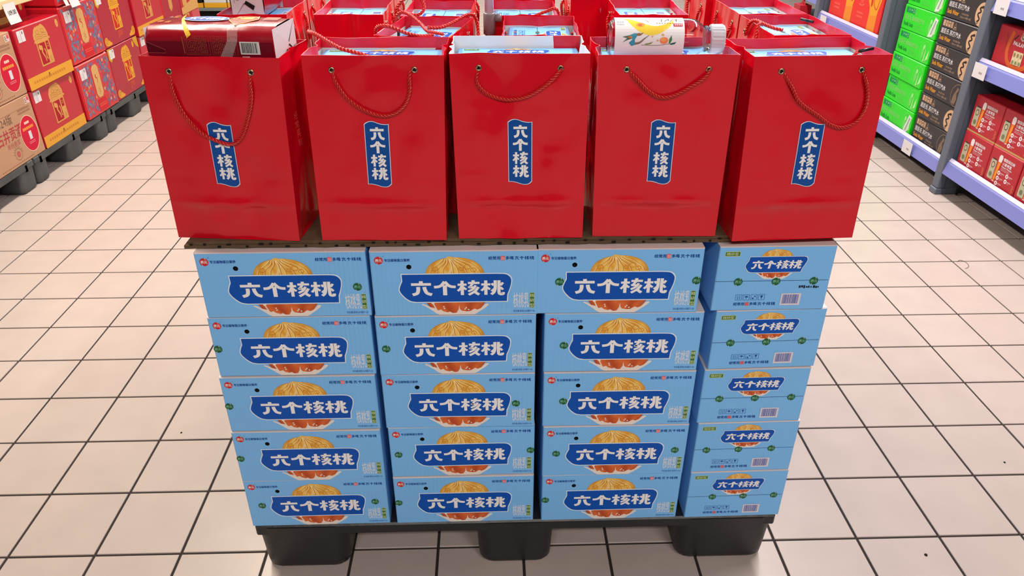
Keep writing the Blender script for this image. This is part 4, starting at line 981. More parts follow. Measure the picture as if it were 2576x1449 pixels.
def floral_print(w, h):
    d = Dec(); rr = random.Random(4)
    d.frame(0.006, 0.006, w-0.006, h-0.006, 0.003, rgb(236, 92, 80), 1)
    cols = [rgb(112, 106, 146), rgb(134, 104, 142), rgb(104, 122, 148), rgb(158, 92, 122), rgb(116, 128, 152), rgb(140, 84, 110)]
    for k in range(330):
        x, y = rr.uniform(0.02, w-0.02), rr.uniform(0.02, h-0.02)
        if abs(x-w/2) < 0.062 and 0.02 < y < h-0.03: continue
        a = rr.uniform(0, PI); l = rr.uniform(0.008, 0.019); q = rr.uniform(0.004, 0.009)
        ca, sa = math.cos(a), math.sin(a)
        d.tri([(x + l*ca*math.cos(t) - q*sa*math.sin(t), y + l*sa*math.cos(t) + q*ca*math.sin(t)) for t in [2*PI*i/8 for i in range(8)]], [tuple(range(8))], rr.choice(cols), 1 + (k % 9)*0.12)
    for k in range(46):
        x, y = rr.uniform(0.03, w-0.03), rr.uniform(0.03, h-0.03)
        if abs(x-w/2) < 0.05: continue
        c = rr.choice((rgb(226, 120, 96), rgb(222, 96, 60), rgb(206, 160, 150)))
        if k % 3 == 0: spiral(d, x, y, 0.010, 0.0025, c, 3)
        elif k % 3 == 1: d.stroke([(x, y), (x + rr.uniform(-.02, .02), y + rr.uniform(-.02, .02)), (x + rr.uniform(-.03, .03), y + rr.uniform(-.03, .03))], 0.003, c, 3)
        else:
            for j in range(5): d.ell(x + 0.006*math.cos(j*1.257), y + 0.006*math.sin(j*1.257), 0.0045, 0.0045, c, 3, 7)
            d.ell(x, y, 0.003, 0.003, rgb(230, 190, 120), 4, 7)
    cx = w*0.5; P = [(cx-0.039, 0.105), (cx-0.020, 0.086), (cx+0.020, 0.086), (cx+0.039, 0.105), (cx+0.039, h-0.052), (cx+0.020, h-0.034), (cx-0.020, h-0.034), (cx-0.039, h-0.052)]
    d.poly(P, rgb(214, 168, 106), 5); d.stroke([(cx-0.006, h-0.085), (cx-0.012, h-0.10), (cx+0.004, h-0.11), (cx-0.004, h-0.135)], 0.009, rgb(192, 40, 34), 6, 4, w1=0.003)
    d.stroke([(cx+0.004, h-0.15), (cx, h-0.17), (cx+0.003, h-0.19)], 0.0018, rgb(150, 96, 60), 6)
    for k in range(5): d.rect(cx-0.012 + (k % 2)*0.014, 0.105 + k*0.007, cx-0.006 + (k % 2)*0.016, 0.109 + k*0.007, rgb(150, 96, 60), 6)
    d.rect(cx-0.050, 0.014, cx+0.050, 0.076, rgb(206, 32, 42), 4.5)
    for k in range(3): d.rect(cx-0.044, 0.038 + k*0.011, cx+0.044, 0.043 + k*0.011, rgb(226, 84, 70), 5)
    d.poly([(cx-0.046, 0.034), (cx-0.032, 0.034), (cx-0.039, 0.022)], rgb(236, 130, 90), 5)
    tagpair(d, 0.030, h-0.085, 6, 1.1)
    return d
def kraft_print(w, h):
    d = Dec(); br = rgb(150, 106, 84); rd = rgb(176, 58, 62)
    d.text('2024版', 0.23*w, 0.68*h, 0.044, rgb(112, 84, 66), 1, w=0.33*w)
    d.text('古井贡酒', 0.20*w, 0.43*h, 0.060, rd, 1, w=0.48*w, bold=0.012)
    d.text('年份原浆', 0.34*w, 0.32*h, 0.026, rgb(180, 90, 84), 1, w=0.25*w)
    d.ring(0.49*w, 0.19*h, 0.028, 0.028, 0.002, br, 1); d.ell(0.49*w, 0.19*h, 0.013, 0.014, rgb(190, 76, 76), 1.5, 16); d.text('古', 0.49*w, 0.17*h, 0.012, rgb(210, 160, 130), 3, w=0.010, cx=True)
    for k in range(9):
        a = math.radians(10 + k*20); d.stroke([(0.49*w + 0.030*math.cos(a), 0.19*h + 0.030*math.sin(a)), (0.49*w + 0.040*math.cos(a), 0.19*h + 0.040*math.sin(a))], 0.0025, br, 1, 0)
    for k in range(17): d.rect(0.12*w + k*0.038*w, 0.045*h, 0.145*w + k*0.038*w, 0.058*h, br, 1)
    for k in range(2): d.rect(0.70*w, 0.80*h - k*0.05*h, 0.94*w, 0.83*h - k*0.05*h, rgb(160, 116, 92), 1)
    d.ell(0.80*w, 0.40*h, 0.074, 0.088, rgb(238, 200, 168), 2, 40); d.ell(0.80*w, 0.40*h, 0.070, 0.084, rgb(204, 14, 54), 3, 40)
    for k in range(3): d.rect(0.75*w + k*0.032*w, 0.565*h, 0.777*w + k*0.032*w, 0.605*h, rgb(244, 214, 190), 4)
    for k in range(6): d.rect(0.69*w + k*0.036*w, 0.475*h, 0.72*w + k*0.036*w, 0.52*h, rgb(240, 150, 60), 4)
    d.rect(0.775*w, 0.30*h, 0.83*w, 0.44*h, rgb(214, 214, 222), 4)
    for k in range(2): d.rect(0.74*w, 0.235*h + k*0.025*h, 0.86*w, 0.243*h + k*0.025*h, rgb(234, 150, 160), 4)
    d.rect(0.885*w, 0.86*h, 0.925*w, 0.965*h, rgb(232, 214, 196), 2); d.rect(0.93*w, 0.86*h, 0.972*w, 0.965*h, rgb(236, 190, 196), 2); d.rect(0.936*w, 0.905*h, 0.966*w, 0.96*h, rgb(222, 60, 84), 3)
    for k in range(3): d.rect(0.895*w, 0.875*h + k*0.028*h, 0.915*w, 0.893*h + k*0.028*h, rgb(90, 70, 66), 3)
    d.rect(0.0, 0.835*h, 0.86*w, 0.839*h, rgb(160, 116, 88), 1)
    return d
def band_print(w, h):
    d = Dec(); d.rect(0.12*w, 0.2*h, 0.36*w, h, rgb(214, 158, 90), 1); d.poly([(0, 0), (w, 0), (w, 0.34*h), (0, 0.16*h)], rgb(216, 164, 98), 1.5); d.rect(0.55*w, 0.45*h, w, h, rgb(206, 90, 96), 1)
    d.ell(0.24*w, 0.66*h, 0.05, 0.09, rgb(186, 30, 44), 2, 16)
    return d
def figure_print(w, h):
    d = Dec(); d.rect(0.0, 0, 0.10*w, h, rgb(204, 22, 34), 1)
    d.poly([(0.42*w, 0.30*h), (0.50*w, 0.20*h), (0.60*w, 0.30*h), (0.60*w, 0.62*h), (0.68*w, 0.75*h), (0.60*w, 0.96*h), (0.44*w, 0.98*h), (0.34*w, 0.85*h), (0.44*w, 0.70*h)], rgb(206, 152, 84), 2)
    d.ell(0.86*w, 0.93*h, 0.02, 0.02, rgb(206, 152, 84), 2, 12)
    return d
KIND = {}
def lkind(k, w, h, m, pr, c=0.004, dp=0.36):
    mb = MB(); lbox(mb, dp, w, h, c); KIND[k] = (mb.data('carton_box', [m]), pr(w, h).data('front_print', m_prints, lmap))
lkind('kraft', 0.430, 0.286, m_kbox, kraft_print, 0.003); lkind('gate', 0.432, 0.287, m_redbox, gate_print, dp=0.13); lkind('floral', 0.392, 0.300, m_floral, floral_print, 0.008)
lkind('cloud', 0.432, 0.302, m_redbox2, cloud_print); lkind('figure', 0.36, 0.28, m_redbox2, figure_print); lkind('band', 0.345, 0.28, m_redbox, band_print)
LB = [('kraft', 2.036, 0), ('gate', 2.480, 0), ('floral', 2.938, 0), ('cloud', 3.344, 0), ('gate', 3.790, 1), ('figure', 4.236, 0), ('band', 4.606, 0)]
HT = {'kraft': .286, 'gate': .287, 'floral': .300, 'cloud': .302, 'figure': .28, 'band': .28}
names = {'kraft': 'brown kraft liquor carton with round red sticker', 'gate': 'red liquor carton with golden gate and gold base band', 'floral': 'red liquor carton with blue floral pattern and gold plaque',
         'cloud': 'crimson liquor carton with golden gate and cloud corners', 'figure': 'red carton with pale gold figure at the far end', 'band': 'red carton with broad gold bands at the far end'}
lv = ['bottom', 'middle', 'third']
for k, y, far in LB:
    nlev = 3 if k in ('floral', 'cloud') else 2
    for L in range(nlev):
        st = ['bottom of its stack', 'second of its stack', 'third of its stack'][L]
        lab = '%s, %s%s' % (names[k], 'farther column, ' if far else '', st)
        t = thing('liquor_carton', lab, 'carton', (LX + (0.012 if k == 'gate' and L == 1 else (0.006 if k == 'floral' else 0)), y, PLT + 0.001 + L*(HT[k] + 0.003)), 0, 'boxed liquor stacked along the left aisle')
        link('carton_box', KIND[k][0], t); link('front_print', KIND[k][1], t)
# taller red carton behind the gate cartons, under the cream shelf
mb = MB(); lbox(mb, 0.30, 0.432, 0.65); d = Dec(); gate(d, 0.216, 0.452, 0.150, 0.192, GD, rgb(170, 16, 34), rgb(170, 110, 50)); d.ell(0.39, 0.622, 0.014, 0.018, GD, 2, 16)
t = thing('liquor_carton', 'taller red carton standing behind the gate cartons, under the cream shelf', 'carton', (LX-0.145, 2.478, PLT+0.001), 0); part('carton_box', mb, m_redbox, t); link('front_print', d.data('front_print', m_prints, lmap), t)
# cream shelf with red boxes above the first columns
m_cream = mat('cream_shelf', rgb(200, 180, 138), 0.5)
t = thing('display_shelf', 'cream shelf board above the kraft and red cartons, price card hanging from it', 'shelf', (-3.36, 2.25, 0))
mb = MB(); mb.cbox(0.0, 1.05, -0.75, 0.56, 0.813, 0.830, 0.003); part('shelf_board', mb, m_cream, t)
mb = MB(); mb.cbox(1.025, 1.060, -0.75, 0.56, 0.805, 0.842, 0.003); part('shelf_edge', mb, m_cream, t)
for yy in (-0.72, 0.53):
    mb = MB(); mb.cbox(0.0, 0.04, yy-0.02, yy+0.02, 0.0, 1.3, 0.003); part('post', mb, m_palletg, t)
mb = MB(); lbox(mb, 0.3, 0.24, 0.2); BX = mb.data('carton_box', [m_redbox]); d = Dec(); d.rect(0, 0, 0.24, 0.03, rgb(232, 214, 170), 1); BP = d.data('front_print', m_prints, lmap)
for i, yy in enumerate((2.30, 2.56)):
    o = thing('liquor_carton', 'small red box with cream base on the cream shelf, %s' % ('nearer one', 'farther one')[i], 'carton', (-2.36, yy, 0.8305), 0, 'red boxes on the cream shelf'); link('carton_box', BX, o); link('front_print', BP, o)
m_card = mat('white_card', rgb(196, 192, 194), 0.6)
def hang_card(label, x, y, z, w, h, txt=None, curl=0.012):
    t = thing('price_card', label, 'price card', (x, y, z), 0, 'price cards along the left aisle')
    mb = MB(); n = 8
    vs = [(curl*(k/n)**2, yy, -h*k/n) for k in range(n+1) for yy in (0, w)]
    mb.add(vs, [(2*k, 2*k+1, 2*k+3, 2*k+2) for k in range(n)], 0, True); cd = part('card', mb, m_card, t)
    if txt:
        d = Dec(); d.text(txt, 0.022*w/0.095, -0.052, 0.020, rgb(60, 60, 40), 1, w=0.062*w/0.095, bold=0.01); link('price_print', d.data('price_print', m_prints, lambda u, v, q: (curl*(-v/h)**2 + 0.0006 + q, u, v)), cd)
hang_card('white price card reading 109.00 hanging from the cream shelf', -2.296, 2.497, 0.826, 0.097, 0.090, '109.00')
hang_card('blank white price card hanging over the upper floral carton', LX+0.030, 3.012, 0.815, 0.095, 0.085)
hang_card('narrow white price card beside the blank one on the floral carton', LX+0.022, 2.972, 0.815, 0.036, 0.070)

# ================================================================== right aisle: shelving with boxed drinks
m_frame = mat('grey_steel', rgb(84, 90, 102), 0.45); m_rail = mat('periwinkle_price_rail', rgb(108, 112, 172), 0.3, coat=0.3); m_railt = mat('clear_rail_lip', rgb(176, 170, 190), 0.25)
m_back = mat('shelf_back', rgb(26, 26, 30), 0.8)
RX = 2.12
def bay(label, y0, y1, shelves, deck, back=m_back):
    t = thing('shelf_unit', label, 'shelf', (RX, y0, 0), 0, 'bays of the right aisle shelving')
    W_ = y1 - y0
    mb = MB(); mb.box(0.60, 0.62, 0, W_, 0.0, 1.6); part('back_panel', mb, back, t)
    for i, z in enumerate(shelves):
        mb = MB(); mb.cbox(0.025, 0.60, 0, W_, z-0.03, z, 0.002); part('shelf_board', mb, m_frame, t)
        mb = MB(); mb.prism([(-0.005, z-0.056), (0.004, z-0.058), (0.026, z-0.02), (0.026, z-0.002), (0.014, z+0.004), (0.008, z-0.004)], 0, W_, 'y'); part('price_rail', mb, m_rail, t)
        mb = MB(); mb.prism([(0.012, z+0.0045), (0.016, z+0.0045), (0.024, z+0.018), (0.021, z+0.018)], 0, W_, 'y'); part('rail_lip', mb, m_railt, t)
    mb = MB(); mb.box(0.18, 0.20, 0, W_, 0, deck-0.032); part('kick_plate', mb, m_dark, t)
    return t
def upright(label, y):
    t = thing('shelf_upright', label, 'shelf upright', (RX, y, 0), 0, 'uprights of the right aisle shelving')
    mb = MB(); mb.prism([(0.0, 0.03), (0.0, 1.6), (0.60, 1.6), (0.60, 0.03)], -0.022, 0.022, 'y'); part('side_panel', mb, m_frame, t)
    mb = MB(); mb.cbox(-0.012, 0.10, -0.028, 0.028, 0.0, 0.03, 0.004); part('foot', mb, m_frame, t)
    mb = MB(); mb.cbox(-0.006, 0.03, -0.026, 0.026, 0.03, 1.6, 0.004); part('front_post', mb, m_frame, t)
    mb = MB(); mb.tube([(0.09, -0.04, 0.004), (0.09, -0.04, 0.09)], 0.006, 8); mb.lathe([(0.012, 0.0), (0.012, 0.006)], 12); part('levelling_foot', mb, m_blackp, t)
    return t
bay('nearest bay of grey shelving holding the red beer boxes', 1.15, 2.093, [0.166, 0.634, 0.905], 0.166)
upright('grey upright between the red beer boxes and the black soda boxes', 2.120)
bay('middle bay of grey shelving holding green and black soda boxes', 2.147, 2.958, [0.150], 0.150)
upright('grey upright between the green soda boxes and the orange gift boxes', 2.985)
bay('farther bay of grey shelving holding the orange gift boxes', 3.012, 3.878, [0.150, 0.540], 0.150)
upright('grey upright beyond the orange gift boxes', 3.905)
bay('farthest bay of grey shelving in the right aisle', 3.932, 5.2, [0.150, 0.350, 0.640], 0.150)
m_sblack = mat('black_soda_carton', rgb(38, 35, 38), 0.45, vary=0.05); m_sgreen = mat('green_soda_carton', rgb(20, 196, 16), 0.4); m_beer = mat('red_beer_carton', rgb(158, 18, 34), 0.42)
m_orange = mat('orange_gift_box', rgb(206, 30, 24), 0.4)
def soda_print(w, h, green):
    d = Dec(); green0 = green; gg = green == 1; A = rgb(196, 158, 126) if not gg else rgb(20, 140, 84); Tt = rgb(228, 224, 222) if not gg else rgb(140, 224, 120); G = rgb(232, 160, 50) if not gg else rgb(24, 150, 52); S = rgb(176, 146, 120) if not gg else rgb(110, 214, 96)
    for k in range(4):
        x = 0.06*w + k*0.066*w; d.rect(x, 0.70*h, x + 0.055*w, 0.92*h, A, 1)
        ic = rgb(46, 42, 46) if not gg else rgb(180, 240, 200)
        if k == 1: d.poly([(x+0.02*w, 0.86*h), (x+0.036*w, 0.86*h), (x+0.028*w, 0.76*h)], ic, 2)
        elif k == 2: d.ell(x+0.028*w, 0.83*h, 0.016*w, 0.025*h, ic, 2, 10)
        elif k == 3: d.frame(x+0.012*w, 0.74*h, x+0.043*w, 0.88*h, 0.0012, ic, 2)
    d.stroke([(0.335*w, 0.68*h), (0.41*w, 0.68*h), (0.3725*w, 0.92*h), (0.335*w, 0.68*h)], 0.0028, A if not gg else S, 1, 0); d.rect(0.36*w, 0.72*h, 0.385*w, 0.78*h, A if not gg else S, 1)
    d.text('屈臣氏', 0.055*w, 0.42*h, 0.195*h, Tt, 2, w=0.20*w, bold=0.012)
    d.text('苏打汽水' if not gg else '香草味苏打汽水', 0.28*w, 0.42*h, 0.195*h, Tt, 2, w=0.28*w if not gg else 0.36*w, bold=0.012)
    d.text('Soda Water' if not gg else 'Vanilla Soda', 0.055*w, 0.17*h, 0.16*h, G, 2, w=0.285*w, bold=0.02)
    d.text('净含量/规格', 0.41*w, 0.25*h, 0.075*h, S, 2, w=0.17*w); d.text('330mL×4罐×6组', 0.39*w, 0.13*h, 0.085*h, S, 2, w=0.26*w)
    cx, cy, r = 0.865*w, 0.46*h, 0.43*h
    if green == 2:
        d.ring(cx, cy, r*0.98, r, 0.0016, rgb(176, 146, 120), 1, 36); K = rgb(128, 104, 86)
        d.poly([(cx-0.6*r, cy-0.75*r), (cx-0.55*r, cy-0.1*r), (cx-0.3*r, cy+0.35*r), (cx-0.15*r, cy+0.75*r), (cx+0.12*r, cy+0.6*r), (cx+0.05*r, cy+0.35*r), (cx-0.1*r, cy+0.2*r), (cx+0.1*r, cy-0.3*r), (cx-0.05*r, cy-0.85*r)], K, 2); d.poly([(cx+0.25*r, cy-0.85*r), (cx+0.6*r, cy-0.7*r), (cx+0.55*r, cy+0.4*r)], rgb(150, 124, 104), 2); d.rect(0.975*w, 0.1*h, 0.992*w, 0.95*h, rgb(226, 226, 226), 4)
    elif not green:
        d.ell(cx, cy, r*0.98, r, rgb(212, 172, 136), 1, 36); K = rgb(44, 36, 36)
        d.stroke([(cx-0.5*r, cy-0.65*r), (cx-0.25*r, cy-0.42*r), (cx-0.62*r, cy-0.05*r), (cx-0.25*r, cy+0.2*r), (cx-0.5*r, cy+0.45*r), (cx-0.12*r, cy+0.62*r)], 0.16*r, K, 2, 5); d.ell(cx-0.12*r, cy+0.60*r, 0.17*r, 0.12*r, K, 2, 10)
        d.ring(cx-0.42*r, cy-0.70*r, 0.14*r, 0.14*r, 0.06*r, K, 2, 12)
        d.poly([(cx+0.22*r, cy-0.85*r), (cx+0.48*r, cy-0.85*r), (cx+0.46*r, cy+0.45*r), (cx+0.35*r, cy+0.85*r), (cx+0.24*r, cy+0.45*r)], rgb(92, 58, 44), 2); d.stroke([(cx+0.35*r, cy-0.8*r), (cx+0.35*r, cy+0.4*r)], 0.05*r, rgb(180, 130, 100), 3, 0)
    else:
        d.ring(cx, cy, r*0.98, r, 0.0016, rgb(150, 236, 130), 1, 36); P = rgb(150, 230, 132)
        d.ell(cx-0.40*r, cy-0.15*r, 0.26*r, 0.55*r, rgb(110, 216, 96), 2, 16); d.ell(cx-0.28*r, cy+0.42*r, 0.20*r, 0.24*r, P, 3, 12); d.poly([(cx-0.1*r, cy-0.9*r), (cx+0.2*r, cy-0.85*r), (cx+0.12*r, cy+0.4*r), (cx+0.02*r, cy+0.3*r)], P, 2); d.poly([(cx+0.3*r, cy-0.8*r), (cx+0.75*r, cy-0.5*r), (cx+0.7*r, cy+0.35*r), (cx+0.5*r, cy-0.1*r)], rgb(176, 240, 160), 2)
    return d
def sticker(d, w, h):
    d.poly([(0.80*w, 0.04*h), (0.925*w, 0.10*h), (0.99*w, 0.80*h), (0.90*w, 0.86*h)], rgb(216, 232, 214), 5); d.poly([(0.855*w, 0.16*h), (0.90*w, 0.18*h), (0.955*w, 0.74*h), (0.92*w, 0.76*h)], rgb(160, 172, 162), 6)
def rkind(k, w, h, m, pr, c=0.003, dp=0.30, extra=None):
    mb = MB(); mb.cbox(0, dp, -w, 0, 0, h, c); d = pr(w, h)
    if extra: extra(d, w, h)
    KIND[k] = (mb.data('carton_box', [m]), d.data('front_print', m_prints, rmap))
rkind('sblack', 0.335, 0.1195, m_sblack, lambda w, h: soda_print(w, h, 0)); rkind('sgreen', 0.345, 0.1195, m_sgreen, lambda w, h: soda_print(w, h, 1))
rkind('sblack2', 0.335, 0.1195, m_sblack, lambda w, h: soda_print(w, h, 2))
rkind('sgreen2', 0.345, 0.1195, m_sgreen, lambda w, h: soda_print(w, h, 1), extra=sticker)
nth = ['bottom', 'second', 'third', 'fourth', 'fifth', 'sixth', 'seventh']
rr = random.Random(31)
for L in range(6):
    o = thing('soda_carton', 'bright green soda carton, %s from the shelf in its stack' % nth[L], 'carton', (2.152 + rr.uniform(-0.002, 0.006), 2.868 + rr.uniform(-0.006, 0.008), 0.1525 + L*0.1212), math.radians(rr.uniform(-1, 1)), 'green soda cartons')
    k = 'sgreen2' if L in (0, 4, 5) else 'sgreen'; link('carton_box', KIND[k][0], o); link('front_print', KIND[k][1], o)
for L in range(7):
    o = thing('soda_carton', 'black soda carton, %s from the shelf in its stack' % nth[L], 'carton', (2.150 + rr.uniform(-0.003, 0.004), 2.499 + rr.uniform(-0.004, 0.003), 0.1525 + L*0.1212), math.radians(rr.uniform(-0.6, 0.6)), 'black soda cartons')
    k = 'sblack2' if L in (0, 2) else 'sblack'; link('carton_box', KIND[k][0], o); link('front_print', KIND[k][1], o)
def beer_print(w, h):
    d = Dec(); wh = rgb(238, 224, 226)
    d.rect(0, 0, w, 0.05*h, rgb(196, 150, 96), 1)
    # can
    d.poly([(0.085*w, 0.20*h), (0.10*w, 0.165*h), (0.25*w, 0.165*h), (0.265*w, 0.20*h), (0.265*w, 0.66*h), (0.245*w, 0.70*h), (0.105*w, 0.70*h), (0.085*w, 0.66*h)], rgb(186, 180, 150), 2)
    d.rect(0.105*w, 0.685*h, 0.245*w, 0.715*h, rgb(60, 50, 50), 2.5); d.ell(0.175*w, 0.55*h, 0.055*w, 0.085*h, rgb(84, 76, 66), 3, 16); d.ell(0.175*w, 0.55*h, 0.040*w, 0.06*h, rgb(196, 186, 150), 4, 14); d.ell(0.175*w, 0.29*h, 0.05*w, 0.07*h, rgb(120, 124, 92), 3, 14)
    # glass
    d.poly([(0.275*w, 0.17*h), (0.345*w, 0.17*h), (0.40*w, 0.70*h), (0.30*w, 0.70*h)], rgb(232, 120, 34), 2); d.poly([(0.315*w, 0.22*h), (0.335*w, 0.22*h), (0.365*w, 0.66*h), (0.34*w, 0.66*h)], rgb(244, 170, 70), 3)
    d.poly([(0.30*w, 0.69*h), (0.40*w, 0.69*h), (0.415*w, 0.82*h), (0.39*w, 0.88*h), (0.32*w, 0.88*h), (0.292*w, 0.81*h)], rgb(236, 226, 224), 3); d.rect(0.27*w, 0.145*h, 0.35*w, 0.175*h, rgb(206, 190, 180), 3)
    d.text('德国保拉纳', 0.44*w, 0.765*h, 0.085*h, wh, 2, w=0.36*w, bold=0.02); d.text('小麦啤酒', 0.44*w, 0.655*h, 0.085*h, wh, 2, w=0.29*w, bold=0.02); d.text('Paulaner Weissbier', 0.44*w, 0.595*h, 0.045*h, wh, 2, w=0.33*w, bold=0.02)
    for k in range(2): d.rect(0.44*w, 0.555*h - k*0.035*h, 0.72*w, 0.57*h - k*0.035*h, rgb(220, 150, 156), 2)
    for x, y in ((0.42, 0.43), (0.68, 0.45), (0.42, 0.29), (0.68, 0.31), (0.42, 0.15)):
        d.ell(x*w, y*h, 0.045*w, 0.058*h, wh, 2, 18); d.ell(x*w, y*h, 0.014*w, 0.03*h, rgb(186, 40, 54), 3, 8); d.rect(x*w + 0.055*w, y*h, x*w + 0.17*w, y*h + 0.03*h, rgb(222, 150, 156), 2); d.rect(x*w + 0.055*w, y*h - 0.035*h, x*w + 0.12*w, y*h - 0.015*h, rgb(214, 130, 138), 2)
    for k in range(5): d.ell(0.93*w + 0.004*(k % 2), 0.12*h + k*0.045*h, 0.008, 0.005, rgb(196, 84, 66), 2, 8)
    return d
rkind('beer', 0.212, 0.164, m_beer, beer_print, 0.003, 0.26)
for i, y in enumerate((2.064, 1.848, 1.630, 1.412)):
    for L in range(2):
        o = thing('beer_carton', 'red beer carton with can and glass, %s row, %s from the upright' % (('lower', 'upper')[L], ('first', 'second', 'third', 'fourth')[i]), 'carton', (2.150 + 0.004*L, y + (0.002*L), 0.1685 + L*0.1655), 0, 'red beer cartons')
        link('carton_box', KIND['beer'][0], o); link('front_print', KIND['beer'][1], o)
def paul_print(w, h):
    d = Dec()
    d.stroke([(0.30*w, 0.92*h), (0.26*w, 0.5*h), (0.33*w, 0.20*h), (0.50*w, 0.10*h), (0.68*w, 0.2*h), (0.76*w, 0.55*h), (0.72*w, 0.92*h)], 0.020, rgb(206, 92, 40), 1, 6)
    d.stroke([(0.18*w, 0.85*h), (0.20*w, 0.6*h), (0.16*w, 0.35*h)], 0.006, rgb(170, 50, 40), 1); d.stroke([(0.34*w, 0.74*h), (0.40*w, 0.86*h)], 0.006, rgb(70, 30, 26), 2, 0)
    d.poly([(0.45*w, 0.80*h), (0.48*w, 0.97*h), (0.52*w, 0.97*h), (0.55*w, 0.80*h), (0.50*w, 0.74*h)], rgb(206, 176, 166), 2); d.ell(0.50*w, 0.87*h, 0.028*w, 0.075*h, rgb(120, 60, 56), 3, 14); d.ell(0.50*w, 0.87*h, 0.014*w, 0.05*h, rgb(222, 190, 160), 4, 10)
    d.text('PAULANER', 0.50*w, 0.62*h, 0.09*h, rgb(240, 226, 228), 3, w=0.30*w, bold=0.03, cx=True)
    for k in range(3):
        x = (0.435 + k*0.065)*w; d.rect(x - 0.032*w, 0.18*h, x + 0.030*w, 0.50*h, rgb(216, 200, 158), 3 + (k == 1)); d.ell(x, 0.41*h, 0.020*w, 0.055*h, rgb(150, 120, 84), 5, 12); d.ell(x, 0.235*h, 0.022*w, 0.05*h, rgb(132, 140, 96), 5, 12)
    d.text('德国原装', 0.80*w, 0.06*h, 0.07*h, rgb(236, 206, 208), 2, w=0.14*w)
    return d
rkind('paul', 0.330, 0.168, m_beer, paul_print, 0.003, 0.26)
o = thing('beer_carton', 'larger red beer carton with white brand lettering on the middle shelf', 'carton', (2.152, 2.048, 0.6365), 0); link('carton_box', KIND['paul'][0], o); link('front_print', KIND['paul'][1], o)
o = thing('beer_carton', 'red beer carton on the top shelf at the upper right corner', 'carton', (2.156, 2.02, 0.9075), 0); link('carton_box', KIND['beer'][0], o); link('front_print', KIND['beer'][1], o)
def orange_print(w, h):
    d = Dec(); Y = rgb(238, 160, 44)
    for x0 in (0.40, 0.86):
        d.rect((x0-0.07)*w, 0, (x0+0.07)*w, h, rgb(236, 140, 44), 1)
        d.poly([((x0-0.12)*w, 0.55*h), ((x0-0.05)*w, 0.68*h), ((x0-0.02)*w, 0.92*h), ((x0+0.09)*w, 0.95*h), ((x0+0.10)*w, 0.60*h), ((x0+0.06)*w, 0.34*h), ((x0-0.06)*w, 0.30*h), ((x0-0.08)*w, 0.44*h)], Y, 2)
        d.stroke([((x0+0.02)*w, 0.82*h), ((x0-0.02)*w, 0.55*h), ((x0+0.04)*w, 0.44*h), ((x0+0.07)*w, 0.62*h)], 0.007, rgb(204, 70, 30), 3, 6); d.ell((x0-0.055)*w, 0.55*h, 0.012, 0.03, rgb(214, 50, 34), 3, 12); d.ell((x0-0.02)*w, 0.78*h, 0.006, 0.010, rgb(204, 80, 30), 3, 10)
    for x0 in (0.16, 0.63):
        d.ell(x0*w, 0.60*h, 0.030, 0.045, rgb(238, 80, 62), 2, 18); d.stroke([((x0-0.05)*w, 0.44*h), (x0*w, 0.42*h), ((x0+0.05)*w, 0.46*h)], 0.008, rgb(240, 104, 84), 2)
        for k in range(2): d.rect((x0-0.06)*w, (0.26-k*0.07)*h, (x0+0.06)*w, (0.30-k*0.07)*h, rgb(240, 90, 70), 2)
    return d
rkind('orange', 0.70, 0.30, m_orange, orange_print, 0.004, 0.3)
o = thing('gift_box', 'orange red gift box with yellow figures on the farther shelf bay', 'gift box', (2.152, 3.800, 0.5445), 0); link('carton_box', KIND['orange'][0], o); link('front_print', KIND['orange'][1], o)
mb = MB(); mb.prism([(0, 0), (0.14, 0), (0.125, 0.20), (0.015, 0.20)], 0, 0.08, 'y'); mb.prism([(0.05, 0.20), (0.09, 0.20), (0.07, 0.26)], 0.035, 0.045, 'y')
o = thing('gift_pouch', 'red gift pouch on the shelf beyond the orange box', 'gift bag', (2.16, 4.08, 0.3515), math.radians(90)); part('pouch', mb, m_beer, o); mb = MB(); mb.tube([(0.03, 0.04, 0.195), (0.07, 0.04, 0.235), (0.11, 0.04, 0.195)], 0.003, 8); part('pouch_loop', mb, m_rope, o)
def rail_tag(label, y, z, txt=True):
    t = thing('price_tag', label, 'price tag', (RX, y, z), 0, 'paper price tags in the shelf rails')
    mb = MB(); mb.cbox(-0.0120, -0.0108, -0.092, 0, -0.060, 0.004, 0.0003); cd = part('card', mb, m_card, t)
    d = Dec()
    for k in range(2): d.rect(0.045 + k*0.012, 0.014, 0.054 + k*0.012, 0.022, rgb(150, 150, 140), 1)
    link('price_print', d.data('price_print', m_prints, lambda u, v, w: (-0.0122 - w, -u, -0.052 + v)), cd)
rail_tag('white price tag on the rail under the soda cartons', 2.475, 0.150); rail_tag('white price tag on the middle rail by the upright, under the brand carton', 2.080, 0.634)
rail_tag('white price tag on the top rail at the right edge', 2.065, 0.905); rail_tag('small white price tag on the rail under the orange gift box', 3.80, 0.540)
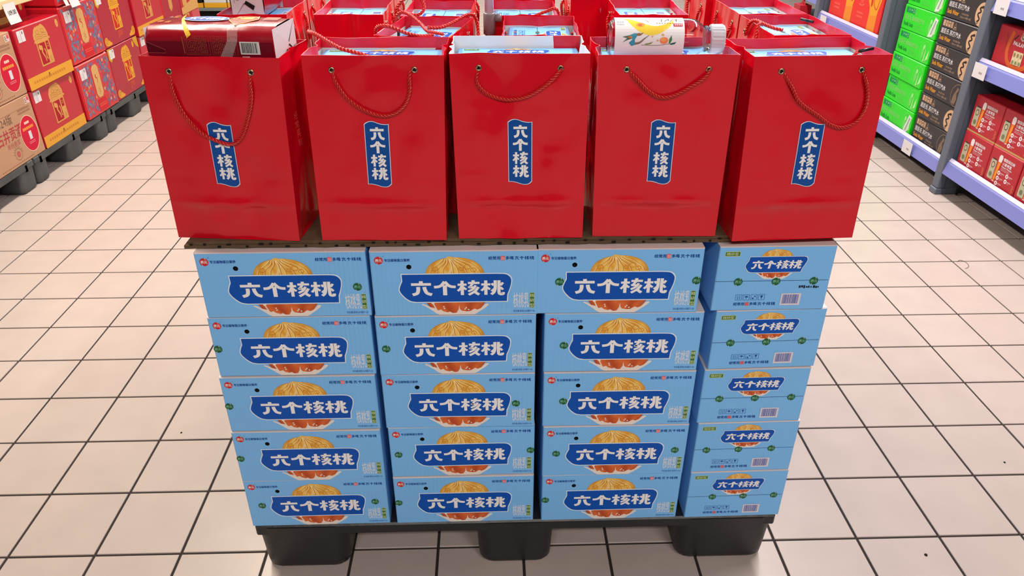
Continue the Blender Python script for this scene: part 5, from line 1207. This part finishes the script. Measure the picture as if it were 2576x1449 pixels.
# shelf far behind on the left
t = thing('low_shelf', 'low grey shelf of yellow and white packs far behind on the left', 'shelf', (-2.6, 6.2, 0))
mb = MB(); mb.cbox(-1.0, 0.9, 0, 0.4, 0.185, 0.212, 0.003); part('shelf_board', mb, mat('pale_grey_steel', rgb(120, 130, 132), 0.4), t)
mb = MB(); mb.box(-1.0, 0.9, 0.05, 0.07, 0, 0.185); part('kick_plate', mb, m_dark, t); mb = MB(); mb.box(-1.0, 0.9, 0.40, 0.42, 0, 1.5); part('back_panel', mb, m_frame, t)
m_yel = mat('yellow_pack', rgb(226, 166, 38), 0.4)
for i, (x, w, c) in enumerate(((-0.62, 0.25, 1), (-0.355, 0.25, 0), (-0.085, 0.20, 1), (0.13, 0.30, 1), (0.45, 0.3, 0))):
    o = thing('snack_pack', ('pale', 'black')[1-c] + ' pack with yellow base on the far low shelf, %s from the left' % nth[i].replace('bottom', 'first'), 'box', (-2.6 + x, 6.21, 0.2125), 0, 'packs on the far low shelf')
    mb = MB(); mb.cbox(0, w, 0, 0.2, 0.042, 0.30, 0.004); part('pack_body', mb, mat('pale_pack', rgb(214, 216, 214), 0.4) if c else m_blackp, o); mb = MB(); mb.cbox(-0.003, w+0.003, -0.003, 0.203, 0, 0.042, 0.003); part('pack_base', mb, m_yel, o)
# specks on the floor
m_speck = mat('dark_grit', rgb(30, 22, 20), 0.9)
for i, (x, y, s) in enumerate(((-0.139, -0.101, 0.004), (0.96, -0.055, 0.004), (1.33, 0.245, 0.003), (-0.93, 0.43, 0.003))):
    mb = MB(); mb.lathe([(s*0.3, 0), (s, 0.0004), (s*0.8, s*0.6), (s*0.2, s*0.8)], 7); tag(link('floor_grit', mb.data('floor_grit', [m_speck]), None, (x, y, 0.0002)), 'tiny dark speck of grit on the floor tiles, %s' % ('below the pallet', 'right of the pallet', 'at far right', 'at left')[i], 'grit', 'specks on the floor')
mb = MB(); mb.tube(catmull([(1.838, 1.395, 0.0008), (1.855, 1.408, 0.0010), (1.868, 1.392, 0.0009), (1.866, 1.365, 0.0010), (1.852, 1.345, 0.0009), (1.836, 1.336, 0.0008)], 6), 0.0009, 5)
tag(link('hair_strand', mb.data('hair_strand', [mat('dark_hair', rgb(70, 58, 52), 0.6)])), 'thin curled hair lying on the floor tiles at the right', 'hair')
